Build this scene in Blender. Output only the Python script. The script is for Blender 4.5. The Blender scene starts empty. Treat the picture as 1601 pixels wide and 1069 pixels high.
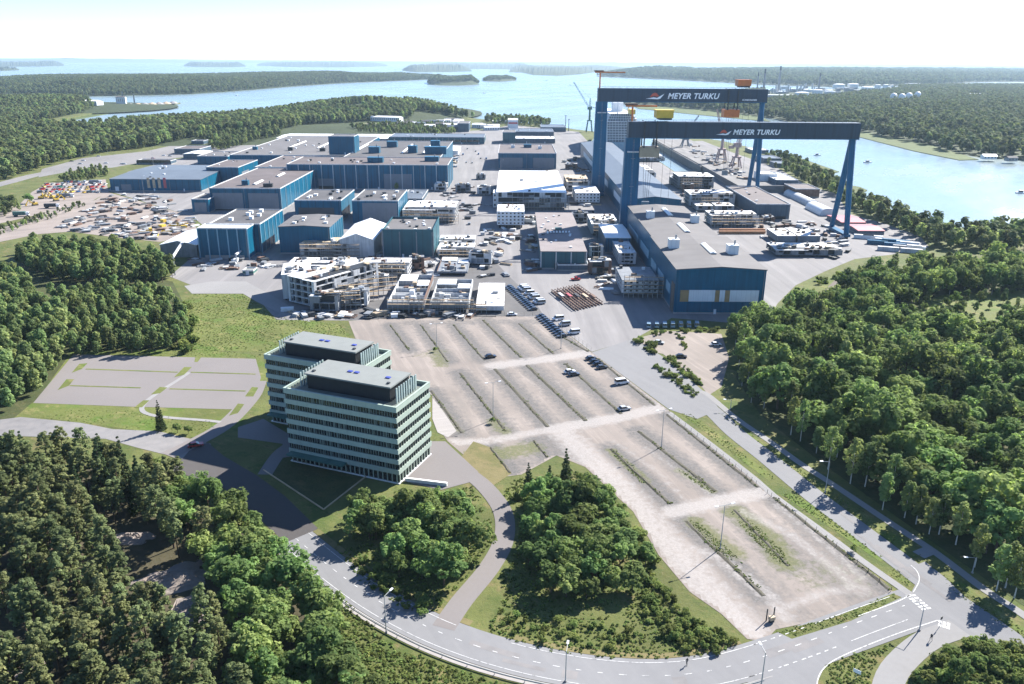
import bpy, math, random
import numpy as np
from mathutils import Matrix, Vector
random.seed(7)
HAZE = 4.7e-5
NP = np.random.default_rng(11)
R = math.radians
S = bpy.context.scene
COL = S.collection

# ------------------------------------------------------------------ camera, world, sun, exposure
CH, FPX, ROLL, HY = 110.0, 1245.0, R(0.36), 97.3          # height in metres, focal length in pixels of a 1601 px wide frame
PITCH = math.atan((534.5 - HY) / FPX)
cam = bpy.data.cameras.new('camera')
cam.sensor_fit = 'HORIZONTAL'; cam.sensor_width = 36.0; cam.lens = FPX / 1601 * 36
cam.clip_start = 1.0; cam.clip_end = 120000
cobj = bpy.data.objects.new('camera', cam); COL.objects.link(cobj)
cobj.matrix_world = Matrix.Translation((0, 0, CH)) @ Matrix.Rotation(math.pi/2 - PITCH, 4, 'X') @ Matrix.Rotation(ROLL, 4, 'Z')
S.camera = cobj
SUN_EL, SUN_AZ = R(35), R(45)                               # azimuth clockwise from +Y (away from camera) towards +X
w = bpy.data.worlds.new('World'); S.world = w; w.use_nodes = True
nt = w.node_tree
sky = nt.nodes.new('ShaderNodeTexSky'); sky.sky_type = 'NISHITA'; sky.sun_disc = False
sky.sun_elevation = SUN_EL; sky.sun_rotation = SUN_AZ; sky.altitude = 100; sky.air_density = 0.66; sky.dust_density = 0.08; sky.ozone_density = 5.2
bg = nt.nodes['Background']; bg.inputs[1].default_value = 0.092
nt.links.new(sky.outputs[0], bg.inputs[0])
sun = bpy.data.lights.new('sun', 'SUN'); sun.energy = 5.0; sun.angle = R(0.55); sun.color = (1.0, 0.955, 0.89)
so = bpy.data.objects.new('sun', sun); COL.objects.link(so)
sd = Vector((math.sin(SUN_AZ)*math.cos(SUN_EL), math.cos(SUN_AZ)*math.cos(SUN_EL), math.sin(SUN_EL)))
so.rotation_euler = sd.to_track_quat('Z', 'Y').to_euler(); so.location = (0, 0, 400)
S.view_settings.view_transform = 'Standard'; S.view_settings.look = 'None'; S.view_settings.gamma = 1
S.view_settings.exposure = 1.57
S.cycles.max_bounces = 5; S.cycles.diffuse_bounces = 4; S.cycles.glossy_bounces = 2; S.cycles.transmission_bounces = 2
S.cycles.volume_bounces = 0; S.cycles.transparent_max_bounces = 6; S.cycles.caustics_reflective = False; S.cycles.caustics_refractive = False
S.cycles.use_denoising = True; S.cycles.sample_clamp_indirect = 4
S.render.use_persistent_data = False

# ------------------------------------------------------------------ survey helpers: a pixel of the photograph to a point on the plane z
cR, sR, cP, sP = math.cos(ROLL), math.sin(ROLL), math.cos(PITCH), math.sin(PITCH)
def ray(px, py):
    x, y = px - 800.5, py - 534.5
    xr, yr = x*cR + y*sR, -x*sR + y*cR
    return xr, FPX*cP - yr*sP, -FPX*sP - yr*cP
def G(px, py, z=0.0):
    r = ray(px, py); t = (z - CH) / r[2]
    return r[0]*t, r[1]*t
def proj(X, Y, Z=0.0):
    z = Z - CH
    f = Y*cP - z*sP; d = -Y*sP - z*cP
    if f < 1: return -9e9, -9e9
    a, b = FPX*X/f, FPX*d/f
    return a*cR - b*sR + 800.5, a*sR + b*cR + 534.5
def hgt(px, py, ty, z0=0.0):
    X, Y = G(px, py, z0); lo, hi = z0, 250.0
    for _ in range(40):
        m = (lo + hi)/2
        if proj(X, Y, m)[1] > ty: lo = m
        else: hi = m
    return lo
def P(pts, z=0.0): return [G(x, y, z) for x, y in pts]
def rect(xl, xr, yb, yt, yk, z0=0.0):
    """a block square to the yard: front roof corners xl, xr at row yt, foot of the front at row yb, back roof edge at row yk -> x0, x1, y0, y1, height"""
    xm = (xl + xr)/2
    X, Y0 = G(xm, yb, z0)
    lo, hi = z0, 250.0
    for _ in range(40):
        m = (lo + hi)/2
        if proj(X, Y0, m)[1] > yt: lo = m
        else: hi = m
    H = lo
    return (*fit(xl, xr, yt, yk, H), H)
def fit(xl, xr, yt, yk, H):
    a = G(xl, yt, H); b = G(xr, yt, H); k = G((xl + xr)/2, yk, H)
    y0 = (a[1] + b[1])/2
    return a[0]*y0/a[1], b[0]*y0/b[1], y0, max(k[1], y0 + 4)
def inpoly(x, y, poly):
    c = False; j = len(poly) - 1
    for i in range(len(poly)):
        xi, yi = poly[i]; xj, yj = poly[j]
        if (yi > y) != (yj > y) and x < (xj - xi)*(y - yi)/(yj - yi) + xi: c = not c
        j = i
    return c

# ------------------------------------------------------------------ mesh builder
class MB:
    def __init__(s): s.v = []; s.f = []; s.m = []
    def add(s, vs, fs, m=0):
        n = len(s.v); s.v += [tuple(q) for q in vs]; s.f += [tuple(i + n for i in f) for f in fs]; s.m += [m]*len(fs); return s
    def box(s, x0, x1, y0, y1, z0, z1, m=0, top=None):
        vs = [(x0,y0,z0),(x1,y0,z0),(x1,y1,z0),(x0,y1,z0),(x0,y0,z1),(x1,y0,z1),(x1,y1,z1),(x0,y1,z1)]
        s.add(vs, [(3,2,1,0),(0,1,5,4),(1,2,6,5),(2,3,7,6),(3,0,4,7)], m); s.add(vs, [(4,5,6,7)], m if top is None else top); return s
    def beam(s, a, b, w, h=None, m=0, w2=None, h2=None):
        a, b = Vector(a), Vector(b); d = (b - a).normalized(); h = h or w; w2 = w2 or w; h2 = h2 or h
        u = d.cross(Vector((0,0,1)))
        u = Vector((1,0,0)) if u.length < 1e-4 else u.normalized()
        n = u.cross(d).normalized()
        vs = [a-u*w/2-n*h/2, a+u*w/2-n*h/2, a+u*w/2+n*h/2, a-u*w/2+n*h/2, b-u*w2/2-n*h2/2, b+u*w2/2-n*h2/2, b+u*w2/2+n*h2/2, b-u*w2/2+n*h2/2]
        return s.add(vs, [(3,2,1,0),(4,5,6,7),(0,1,5,4),(1,2,6,5),(2,3,7,6),(3,0,4,7)], m)
    def tube(s, a, b, r0, r1=None, n=8, m=0, cap=True):
        a, b = Vector(a), Vector(b); r1 = r0 if r1 is None else r1; d = (b - a).normalized()
        u = d.orthogonal().normalized(); k = d.cross(u); vs = []
        for c, r in ((a, r0), (b, r1)):
            for i in range(n):
                t = 2*math.pi*i/n; vs.append(c + (u*math.cos(t) + k*math.sin(t))*r)
        fs = [(i, (i+1) % n, n + (i+1) % n, n + i) for i in range(n)]
        if cap: fs += [tuple(range(n-1, -1, -1)), tuple(range(n, 2*n))]
        return s.add(vs, fs, m)
    def prism(s, poly, z0, z1, m=0, top=None):
        area = sum(poly[i-1][0]*poly[i][1] - poly[i][0]*poly[i-1][1] for i in range(len(poly)))
        if area < 0: poly = poly[::-1]
        n = len(poly); vs = [(x, y, z0) for x, y in poly] + [(x, y, z1) for x, y in poly]
        s.add(vs, [(i, (i+1) % n, n + (i+1) % n, n + i) for i in range(n)] + [tuple(range(n-1, -1, -1))], m)
        return s.add(vs, [tuple(range(n, 2*n))], m if top is None else top)
    def lathe(s, prof, n=12, m=0, c=(0,0)):
        vs = []
        for r, z in prof:
            for i in range(n):
                t = 2*math.pi*i/n; vs.append((c[0] + r*math.cos(t), c[1] + r*math.sin(t), z))
        fs = [(j*n+i, j*n+(i+1) % n, (j+1)*n+(i+1) % n, (j+1)*n+i) for j in range(len(prof)-1) for i in range(n)]
        fs.append(tuple(range((len(prof)-1)*n, len(prof)*n)))
        return s.add(vs, fs, m)
    def mesh(s, name, mats):
        me = bpy.data.meshes.new(name); me.from_pydata(s.v, [], s.f)
        for k in (mats if isinstance(mats, (list, tuple)) else [mats]): me.materials.append(M[k])
        if any(s.m): me.polygons.foreach_set('material_index', s.m)
        me.update(); return me
    def build(s, name, mats, parent=None, smooth=False):
        me = s.mesh(name, mats)
        if smooth: me.polygons.foreach_set('use_smooth', [True]*len(me.polygons))
        o = bpy.data.objects.new(name, me); COL.objects.link(o)
        if parent: o.parent = parent
        return o
def tag(o, label=None, cat=None, group=None, kind=None):
    for k, v in (('label', label), ('category', cat), ('group', group), ('kind', kind)):
        if v: o[k] = v
    return o
def thing(name, label, cat, loc=(0,0,0), rz=0.0, group=None):
    o = bpy.data.objects.new(name, None); COL.objects.link(o); o.empty_display_size = 1
    o.location = loc; o.rotation_euler = (0, 0, rz)
    return tag(o, label, cat, group)
def copy_tree(o, parent=None):
    c = o.copy(); COL.objects.link(c)
    if parent: c.parent = parent
    for ch in list(KIDS.get(o.name, [])) or list(o.children): copy_tree(ch, c)
    return c
KIDS = {}

# ------------------------------------------------------------------ materials
M = {}
def newmat(name):
    m = bpy.data.materials.new(name); m.use_nodes = True; M[name] = m
    t = m.node_tree; return m, t, t.nodes['Principled BSDF']
def N(t, typ, **kw):
    n = t.nodes.new(typ)
    for k, v in kw.items():
        if k.startswith('i_'): n.inputs[int(k[2:]) if k[2:].isdigit() else k[2:]].default_value = v
        else: setattr(n, k, v)
    return n
def coords(t, scale=(1,1,1), rot=0.0):
    src = N(t, 'ShaderNodeTexCoord').outputs['Object']
    if rot:
        m0 = N(t, 'ShaderNodeMapping'); m0.inputs['Rotation'].default_value = (0, 0, rot); t.links.new(src, m0.inputs['Vector']); src = m0.outputs['Vector']
    mp = N(t, 'ShaderNodeMapping'); mp.inputs['Scale'].default_value = scale
    t.links.new(src, mp.inputs['Vector']); return mp.outputs['Vector']
def noise(t, vec, scale, detail=4, rough=.55):
    n = N(t, 'ShaderNodeTexNoise'); n.inputs['Scale'].default_value = scale; n.inputs['Detail'].default_value = detail; n.inputs['Roughness'].default_value = rough
    t.links.new(vec, n.inputs['Vector']); return n.outputs['Fac']
def ramp(t, fac, stops):
    n = N(t, 'ShaderNodeValToRGB'); e = n.color_ramp.elements
    while len(e) < len(stops): e.new(0.5)
    for k, (p, c) in zip(e, stops): k.position = p; k.color = (*c, 1)
    t.links.new(fac, n.inputs[0]); return n.outputs[0]
def mix(t, fac, a, b, mode='MIX'):
    n = N(t, 'ShaderNodeMix', data_type='RGBA', blend_type=mode)
    for src, k in ((fac, 0), (a, 6), (b, 7)):
        if isinstance(src, (int, float)): n.inputs[k].default_value = src
        elif isinstance(src, tuple): n.inputs[k].default_value = (*src, 1)
        else: t.links.new(src, n.inputs[k])
    return n.outputs[2]
def math_(t, op, a, b=0.0):
    n = N(t, 'ShaderNodeMath', operation=op)
    for k, src in ((0, a), (1, b)):
        if isinstance(src, (int, float)): n.inputs[k].default_value = src
        else: t.links.new(src, n.inputs[k])
    return n.outputs[0]
def sc(c, k): return tuple(min(1, x*k) for x in c)
def bump(t, b, h, dist, strength=.6):
    n = N(t, 'ShaderNodeBump'); n.inputs['Strength'].default_value = strength; n.inputs['Distance'].default_value = dist
    t.links.new(h, n.inputs['Height']); t.links.new(n.outputs[0], b.inputs['Normal'])
def paint(name, col, rough=.55, var=.18, scale=.25, seam=0.0, seamk=.72, streak=.0, metal=0.0, spec=.4, ax='xy'):
    """painted or bare sheet: patchy wear, optional upright panel seams and rain streaks"""
    m, t, b = newmat(name)
    v = coords(t); f = noise(t, v, scale, 5)
    c = ramp(t, f, [(.3, sc(col, 1-var)), (.7, sc(col, 1+var))])
    if streak:
        f2 = noise(t, coords(t, (.9, .9, .06)), 1.0, 3)
        c = mix(t, streak, c, ramp(t, f2, [(.35, sc(col, .55)), (.6, sc(col, 1.1))]))
    if seam:
        s_ = N(t, 'ShaderNodeSeparateXYZ'); t.links.new(v, s_.inputs[0])
        q = math_(t, 'FRACT', math_(t, 'DIVIDE', {'xy': lambda: math_(t, 'ADD', s_.outputs[0], s_.outputs[1]), 'x': lambda: s_.outputs[0], 'y': lambda: s_.outputs[1]}[ax](), seam))
        c = mix(t, math_(t, 'LESS_THAN', q, .12), c, mix(t, 1.0, c, (seamk, seamk, seamk), 'MULTIPLY'))
    t.links.new(c, b.inputs['Base Color']); b.inputs['Roughness'].default_value = rough; b.inputs['Metallic'].default_value = metal
    b.inputs['Specular IOR Level'].default_value = spec
    return m
BLUE = (.003, .096, .170)
paint('blue_cladding', BLUE, .33, .16, .2, seam=5.5, seamk=.6, streak=.45, spec=.22)
paint('blue_cladding_plain', (.003, .091, .160), .33, .16, .12, seam=2.8, seamk=.82, streak=.42, spec=.22)
paint('teal_cladding', (.012, .085, .11), .5, .12, .2, seam=6, seamk=.75, streak=.25)
paint('slate_cladding', (.05, .09, .125), .5, .12, .2, seam=4, streak=.3)
paint('pale_blue', (.20, .34, .42), .45, .1, .2, seam=3, streak=.25)
paint('crane_blue', (.003, .095, .190), .45, .15, .1, streak=.45, spec=.22)
paint('crane_navy', (.022, .045, .075), .5, .2, .06, seam=12, seamk=.75, streak=.45, ax='x')
paint('grey_door', (.17, .185, .21), .5, .08, .3, seam=1.2, seamk=.9, streak=.15)
paint('brown_door', (.10, .085, .075), .6, .12, .3, seam=1.2, streak=.3)
paint('ochre_panel', (.30, .20, .09), .6, .15, .4)
paint('white_panel', (.62, .65, .66), .5, .06, .3, seam=2.2, seamk=.88, streak=.12)
paint('white_paint', (.74, .75, .74), .5, .08, .5, streak=.1)
paint('white_roof', (.80, .80, .78), .5, .06, .12)
paint('steel_white', (.52, .525, .52), .55, .25, .35, streak=.5)
m, t, b = newmat('patchy_white'); v = coords(t); c = ramp(t, noise(t, v, .22, 6, .7), [(.36, (.30,.28,.26)), (.46, (.62,.61,.59)), (.62, (.78,.78,.76))]); c = mix(t, math_(t, 'MULTIPLY', ramp(t, noise(t, v, .6, 4), [(.58, (0,0,0)), (.66, (1,1,1))]), .6), c, (.33,.25,.19)); t.links.new(c, b.inputs['Base Color']); b.inputs['Roughness'].default_value = .6
paint('steel_grey', (.20, .215, .23), .55, .3, .3, streak=.4)
paint('steel_dark', (.035, .04, .045), .6, .3, .3)
paint('rust', (.15, .092, .068), .8, .4, .5)
paint('primer_tan', (.46, .36, .24), .7, .25, .3)
paint('concrete', (.27, .26, .25), .85, .18, .15)
paint('dark_gap', (.018, .022, .026), .6, .3, .4)
paint('orange_steel', (.52, .15, .03), .5, .15, .3)
paint('yellow_steel', (.62, .42, .05), .5, .15, .3)
paint('red_sheet', (.42, .09, .10), .5, .2, .3)
paint('green_steel', (.05, .13, .11), .55, .2, .3)
paint('beige_box', (.34, .28, .19), .6, .15, .3)
paint('roof_grey', (.125, .118, .116), .85, .14, .06, seam=11, seamk=.93, ax='y')
paint('roof_brown', (.115, .096, .092), .85, .16, .06, seam=9, seamk=.92, ax='y')
paint('roof_dark', (.082, .079, .08), .85, .2, .08)
paint('roof_sheet', (0.136,0.160,0.188), .5, .08, .08, seam=7.0, seamk=.62, spec=.12, ax='y')
paint('roof_pinkish', (0.211,0.183,0.176), .85, .12, .1)
paint('glass_dark', (.012, .02, .022), .12, .2, .4, spec=.6)
paint('lamp_metal', (.33, .34, .34), .5, .1, 1)
paint('rubber', (.015, .015, .016), .8, .2, 2)
paint('wood_pale', (.30, .22, .13), .8, .2, .5)
paint('bark', (.11, .075, .05), .9, .3, 1.2)
paint('birch_bark', (.48, .45, .40), .85, .3, 2.5)
paint('mint_panel', (0.331,0.396,0.336), .5, .05, .3, seam=3.2, seamk=.93, streak=.08)
paint('sage_pale', (.27, .34, .33), .5, .1, .5)
paint('sage_frame', (.16, .20, .175), .5, .1, .5)
paint('mint_roof', (0.132,0.154,0.135), .7, .07, .2)
paint('pale_membrane', (0.198,0.209,0.195), .7, .06, .3)
paint('louvre_black', (.012, .014, .016), .6, .3, .6, seam=.6, seamk=.5)
paint('solar_blue', (.06, .075, .30), .2, .1, .6)
paint('tank_white', (.70, .70, .68), .5, .06, .2)
paint('chimney_grey', (.22, .21, .22), .7, .15, .1)
paint('faded_orange', (.36, .17, .075), .6, .2, .3, streak=.3)
paint('faded_pink', (.40, .29, .26), .6, .2, .3, streak=.3)
paint('sign_white', (.85, .86, .87), .5, .03, .5)
paint('sign_red', (.50, .09, .05), .5, .05, .5)
paint('tarp_white', (.78, .79, .78), .45, .05, .25, seam=5, seamk=.93)
CARS = {'black': (.012,.012,.014), 'dark_grey': (.05,.055,.06), 'silver': (.42,.44,.45), 'white': (.72,.73,.73), 'red': (.40,.03,.025), 'blue': (.03,.09,.28), 'pale_blue': (.22,.33,.42), 'yellow': (.62,.42,.04), 'green': (.05,.20,.15)}
for k, c in CARS.items():
    m, t, b = newmat('car_' + k); b.inputs['Base Color'].default_value = (*c, 1); b.inputs['Roughness'].default_value = .28
    b.inputs['Coat Weight'].default_value = .5
    f = noise(t, coords(t), 1.5, 3); t.links.new(ramp(t, f, [(.3, sc(c, .85)), (.7, sc(c, 1.1))]), b.inputs['Base Color'])

def ground(name, cols, scale, streak=None, rough=.95, bumpd=0.0, big=.012, bigk=.25, bscale=None):
    """loose or paved ground: fine grain, broad patches and, if asked, tyre streaks along one direction"""
    m, t, b = newmat(name); v = coords(t)
    n = len(cols); c = ramp(t, noise(t, v, scale, 7, .62), [(.28 + .44*i/max(1, n-1), k) for i, k in enumerate(cols)])
    avg = tuple(sum(k[i] for k in cols)/n for i in range(3))
    c = mix(t, bigk*2, c, ramp(t, noise(t, v, big, 4), [(.35, sc(avg, .80)), (.5, avg), (.68, sc(avg, 1.25))]))
    if streak:
        ang, s1, s2, dark, light, k = streak
        f = noise(t, coords(t, (s1, s2, 1), -ang), 1.0, 5, .6)
        c = mix(t, k, c, ramp(t, f, [(.34, dark), (.47, avg), (.53, avg), (.66, light)]))
    t.links.new(c, b.inputs['Base Color']); b.inputs['Roughness'].default_value = rough; b.inputs['Specular IOR Level'].default_value = .25
    if bumpd: bump(t, b, noise(t, v, bscale or scale*2, 5, .7), bumpd)
    return m
ST = R(-71)
ground('lot_gravel', [(0.154,0.142,0.128), (0.231,0.198,0.174), (0.291,0.245,0.213)], .35, (ST, .03, .38, (0.169,0.155,0.141), (0.338,0.291,0.256), .42), bumpd=.04, big=.04, bigk=.45)
m_, t_, b_ = M['lot_gravel'], M['lot_gravel'].node_tree, M['lot_gravel'].node_tree.nodes['Principled BSDF']
src_ = b_.inputs['Base Color'].links[0].from_socket; v_ = coords(t_); nz_ = noise(t_, v_, .55, 6, .65); gr_ = noise(t_, v_, 1.6, 5, .7)
def attr_mask(nm, lo, hi, k):
    a = N(t_, 'ShaderNodeAttribute'); a.attribute_name = nm
    q = math_(t_, 'ADD', a.outputs['Fac'], math_(t_, 'MULTIPLY', math_(t_, 'SUBTRACT', nz_, .5), 1.7)); mr = N(t_, 'ShaderNodeMapRange')
    mr.inputs[1].default_value = lo; mr.inputs[2].default_value = hi; t_.links.new(q, mr.inputs[0]); mm = math_(t_, 'MULTIPLY', mr.outputs[0], k); return math_(t_, 'MULTIPLY', mm, math_(t_, 'GREATER_THAN', a.outputs['Fac'], .01))
c_ = mix(t_, attr_mask('ridge', .25, .9, .85), src_, ramp(t_, gr_, [(.3, (.075,.072,.068)), (.7, (.155,.15,.146))]))
c_ = mix(t_, attr_mask('weed', .35, .9, .8), c_, ramp(t_, gr_, [(.3, (.075,.09,.03)), (.7, (.16,.155,.07))]))
c_ = mix(t_, attr_mask('track', .25, .8, .8), c_, ramp(t_, gr_, [(.3, (.27,.248,.23)), (.7, (.37,.345,.325))])); t_.links.new(c_, b_.inputs['Base Color'])
ground('pale_gravel', [(.27,.25,.235), (.35,.325,.305)], .6, (R(20), .03, .7, (.26,.24,.225), (.40,.375,.355), .5), bumpd=.03)
ground('haul_gravel', [(.22,.20,.188), (.30,.275,.26)], .5, (ST, .02, .5, (.19,.175,.165), (.40,.37,.35), .7), bumpd=.03)
ground('kerb_gravel', [(.05,.045,.035), (.10,.09,.075), (.08,.085,.045)], .8, bumpd=.15)
ground('yard_asphalt', [(0.176,0.169,0.169), (0.234,0.225,0.221)], .12, (R(92), .01, .16, (0.150,0.146,0.147), (0.280,0.267,0.260), .5), bumpd=.01, big=.02, bigk=.3)
ground('yard_dirt', [(.17,.145,.125), (.26,.22,.195), (.31,.265,.235)], .09, (R(35), .02, .1, (.13,.115,.105), (.33,.285,.25), .5), bumpd=.05, big=.02)
ground('road_asphalt', [(0.174,0.174,0.177), (0.217,0.216,0.217)], .5, (R(-60), .02, .35, (0.162,0.162,0.165), (0.239,0.236,0.235), .25), bumpd=.006)
ground('patched_asphalt', [(.085,.083,.083), (.115,.112,.112), (.16,.155,.152)], .15, bumpd=.01)
ground('shadow_toned_asphalt', [(0.070,0.064,0.062), (0.087,0.080,0.077)], .8, bumpd=.006)  # new asphalt with some of the towers' shadow put into its colour
ground('path_asphalt', [(0.218,0.213,0.207), (0.265,0.259,0.253)], .6, bumpd=.006)
ground('old_asphalt', [(0.130,0.127,0.127), (0.195,0.190,0.189), (0.260,0.240,0.227)], .25, bumpd=.02)
ground('paver', [(0.167,0.152,0.145), (0.194,0.178,0.171)], 1.2, bumpd=.01)
ground('grass_ground', [(0.037,0.060,0.014), (0.089,0.109,0.027), (0.168,0.155,0.060), (0.100,0.120,0.031)], .33, bumpd=.35, big=.05, bigk=.45, bscale=1.0)
ground('scrub_ground', [(.024,.036,.012), (.055,.065,.022), (.085,.085,.033)], .25, bumpd=.35, big=.03, bscale=.9)
ground('meadow', [(.055,.075,.016), (.095,.125,.025), (.175,.165,.06), (.11,.135,.03)], .30, bumpd=.3, big=.045, bigk=.45, bscale=.8)
ground('dry_grass', [(.10,.10,.035), (.17,.145,.065), (.21,.165,.085)], .3, bumpd=.2)
ground('forest_floor', [(.030,.032,.014), (.06,.055,.028), (.12,.095,.065)], .3, bumpd=.3)
ground('rock', [(.15,.13,.115), (.24,.21,.19), (.30,.235,.19)], .35, bumpd=.4)
ground('reed', [(0.063,0.087,0.024), (0.092,0.115,0.035)], .05, bumpd=.4, bscale=.4)
ground('far_green', [(.028,.042,.016), (.048,.062,.022)], .02, bumpd=3, bscale=.06)
ground('quay_slab', [(.13,.125,.12), (.19,.183,.176), (.23,.22,.21)], .09, (R(90), .02, .16, (.10,.098,.095), (.27,.26,.25), .6), bumpd=.02, big=.03)
ground('soil', [(.10,.085,.07), (.16,.135,.115)], .3, bumpd=.1)

for nm_, lush, dry, k1 in (('meadow', (.070,.125,.016), (.21,.185,.075), .75), ('grass_ground', (.048,.082,.016), (.19,.145,.068), .7), ('scrub_ground', (.035,.06,.014), (.12,.105,.045), .6), ('dry_grass', (.09,.10,.03), (.22,.165,.085), .6)):
    m, t = M[nm_], M[nm_].node_tree; b = t.nodes['Principled BSDF']; s0 = b.inputs['Base Color'].links[0].from_socket; v = coords(t)
    c = mix(t, math_(t, 'MULTIPLY', ramp(t, noise(t, v, .075, 6, .68), [(.50, (0,0,0)), (.62, (1,1,1))]), k1), s0, lush)
    c = mix(t, math_(t, 'MULTIPLY', ramp(t, noise(t, coords(t, (1, 1.7, 1), .6), .11, 7, .7), [(.54, (0,0,0)), (.66, (1,1,1))]), k1), c, dry)
    c = mix(t, math_(t, 'MULTIPLY', ramp(t, noise(t, v, .45, 5, .75), [(.56, (0,0,0)), (.66, (1,1,1))]), .55), c, sc(lush, .6)); t.links.new(c, b.inputs['Base Color'])

m, t, b = newmat('road_paint'); v = coords(t); f = noise(t, v, 1.3, 6, .7)
t.links.new(ramp(t, f, [(.36, (.16,.16,.16)), (.50, (.52,.52,.51))]), b.inputs['Base Color']); b.inputs['Roughness'].default_value = .8
m, t, b = newmat('sea'); v = coords(t)
c = ramp(t, noise(t, v, .0016, 3), [(.35, (.18,.235,.235)), (.65, (.21,.265,.265))]); t.links.new(c, b.inputs['Base Color'])
b.inputs['IOR'].default_value = 1.33
f = noise(t, coords(t, (1, .35, 1), R(30)), .011, 5, .6)
t.links.new(ramp(t, f, [(.35, (.18,)*3), (.65, (.32,)*3)]), b.inputs['Roughness'])
bump(t, b, math_(t, 'ADD', noise(t, v, .35, 6, .7), math_(t, 'MULTIPLY', noise(t, v, .05, 3), 2.0)), .35, .55)

def leaf(name, dark, mid, light, trans=.3, vary=.5):
    m, t, b = newmat(name)
    oi = N(t, 'ShaderNodeObjectInfo'); f = noise(t, coords(t), .55, 3)
    c = ramp(t, f, [(.3, dark), (.5, mid), (.72, light)])
    h = N(t, 'ShaderNodeHueSaturation')
    h.inputs['Hue'].default_value = .5
    mr = N(t, 'ShaderNodeMapRange'); mr.inputs[3].default_value = 1 - vary*.6; mr.inputs[4].default_value = 1 + vary*.6; t.links.new(oi.outputs['Random'], mr.inputs[0])
    mh = N(t, 'ShaderNodeMapRange'); mh.inputs[3].default_value = .484; mh.inputs[4].default_value = .532
    t.links.new(math_(t, 'FRACT', math_(t, 'MULTIPLY', oi.outputs['Random'], 7.31)), mh.inputs[0])
    t.links.new(mh.outputs[0], h.inputs['Hue']); h.inputs['Saturation'].default_value = .88; t.links.new(mr.outputs[0], h.inputs['Value']); t.links.new(c, h.inputs['Color'])
    t.links.new(h.outputs[0], b.inputs['Base Color']); b.inputs['Roughness'].default_value = .8; b.inputs['Specular IOR Level'].default_value = .06
    tr = N(t, 'ShaderNodeBsdfTranslucent'); t.links.new(mix(t, 1.0, h.outputs[0], (1.25, 1.3, .95), 'MULTIPLY'), tr.inputs[0])
    ms = N(t, 'ShaderNodeMixShader'); ms.inputs[0].default_value = trans
    t.links.new(b.outputs[0], ms.inputs[1]); t.links.new(tr.outputs[0], ms.inputs[2]); t.links.new(ms.outputs[0], t.nodes['Material Output'].inputs[0])
leaf('leaf_broad', (0.093,0.150,0.037), (0.164,0.231,0.059), (0.277,0.340,0.092), .5, .7)
leaf('leaf_birch', (0.121,0.168,0.050), (0.200,0.246,0.073), (0.308,0.345,0.116), .5, .7)
leaf('leaf_slender', (0.110,0.177,0.058), (0.206,0.262,0.089), (0.332,0.375,0.137), .5, .7)
leaf('needle_pine', (0.085,0.105,0.036), (0.142,0.165,0.058), (0.224,0.237,0.084), .32)
leaf('needle_spruce', (0.029,0.052,0.018), (0.054,0.079,0.029), (0.083,0.113,0.040), .18)
leaf('leaf_shrub', (0.104,0.149,0.030), (0.172,0.216,0.048), (0.275,0.295,0.075), .5, .7)
leaf('leaf_far', (0.069,0.103,0.035), (0.124,0.150,0.055), (0.203,0.212,0.085), .35, .6)
# ------------------------------------------------------------------ the setting: water, land, yard, lots, roads
SEA = -3.0
def struct(name, mb, mats, kind='structure', smooth=False):
    o = mb.build(name, mats, None, smooth); o['kind'] = kind; return o
def sheet(name, pts, z, mat, world=False, thick=0.0):
    mb = MB(); q = pts if world else P(pts)
    if thick: mb.prism(q, z - thick, z)
    else:
        a = sum(q[i-1][0]*q[i][1] - q[i][0]*q[i-1][1] for i in range(len(q)))
        if a < 0: q = q[::-1]
        mb.add([(x, y, z) for x, y in q], [tuple(range(len(q)))])
    return struct(name, mb, mat)
def spline(pts, step=3.0):
    p = [Vector(q) for q in pts]; p = [2*p[0]-p[1]] + p + [2*p[-1]-p[-2]]; out = []
    for i in range(1, len(p)-2):
        n = max(2, int((p[i+1]-p[i]).length/step))
        for k in range(n):
            t = k/n
            out.append(.5*((2*p[i]) + (-p[i-1]+p[i+1])*t + (2*p[i-1]-5*p[i]+4*p[i+1]-p[i+2])*t*t + (-p[i-1]+3*p[i]-3*p[i+1]+p[i+2])*t**3))
    return out + [p[-2]]
def sides(line, off):
    out = []
    for i, q in enumerate(line):
        d = (line[min(i+1, len(line)-1)] - line[max(i-1, 0)]).normalized(); out.append(q + Vector((-d.y, d.x))*off)
    return out
def strip_mb(mb, line, o0, o1, z, m=0, h=0.0, jit=0.0):
    a, b = sides(line, o0), sides(line, o1); n = len(line)
    if h:
        mid = sides(line, (o0+o1)/2)
        vs = [(p.x, p.y, z) for p in a] + [(p.x + NP.uniform(-jit, jit), p.y + NP.uniform(-jit, jit), z + h*NP.uniform(.6, 1.3)) for p in mid] + [(p.x, p.y, z) for p in b]
        return mb.add(vs, [(i+1, i, i+n, i+n+1) for i in range(n-1)] + [(i+n+1, i+n, i+2*n, i+2*n+1) for i in range(n-1)], m)
    return mb.add([(p.x, p.y, z) for p in a] + [(p.x, p.y, z) for p in b], [(i, i+1, n+i+1, n+i) for i in range(n-1)][::1] if o1 > o0 else [(i+1, i, n+i, n+i+1) for i in range(n-1)], m)
def ribbon(name, pts, width, z, mat, step=3.0):
    L = spline(P(pts), step); mb = MB(); strip_mb(mb, L, -width/2, width/2, z); struct(name, mb, mat); return L

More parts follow.
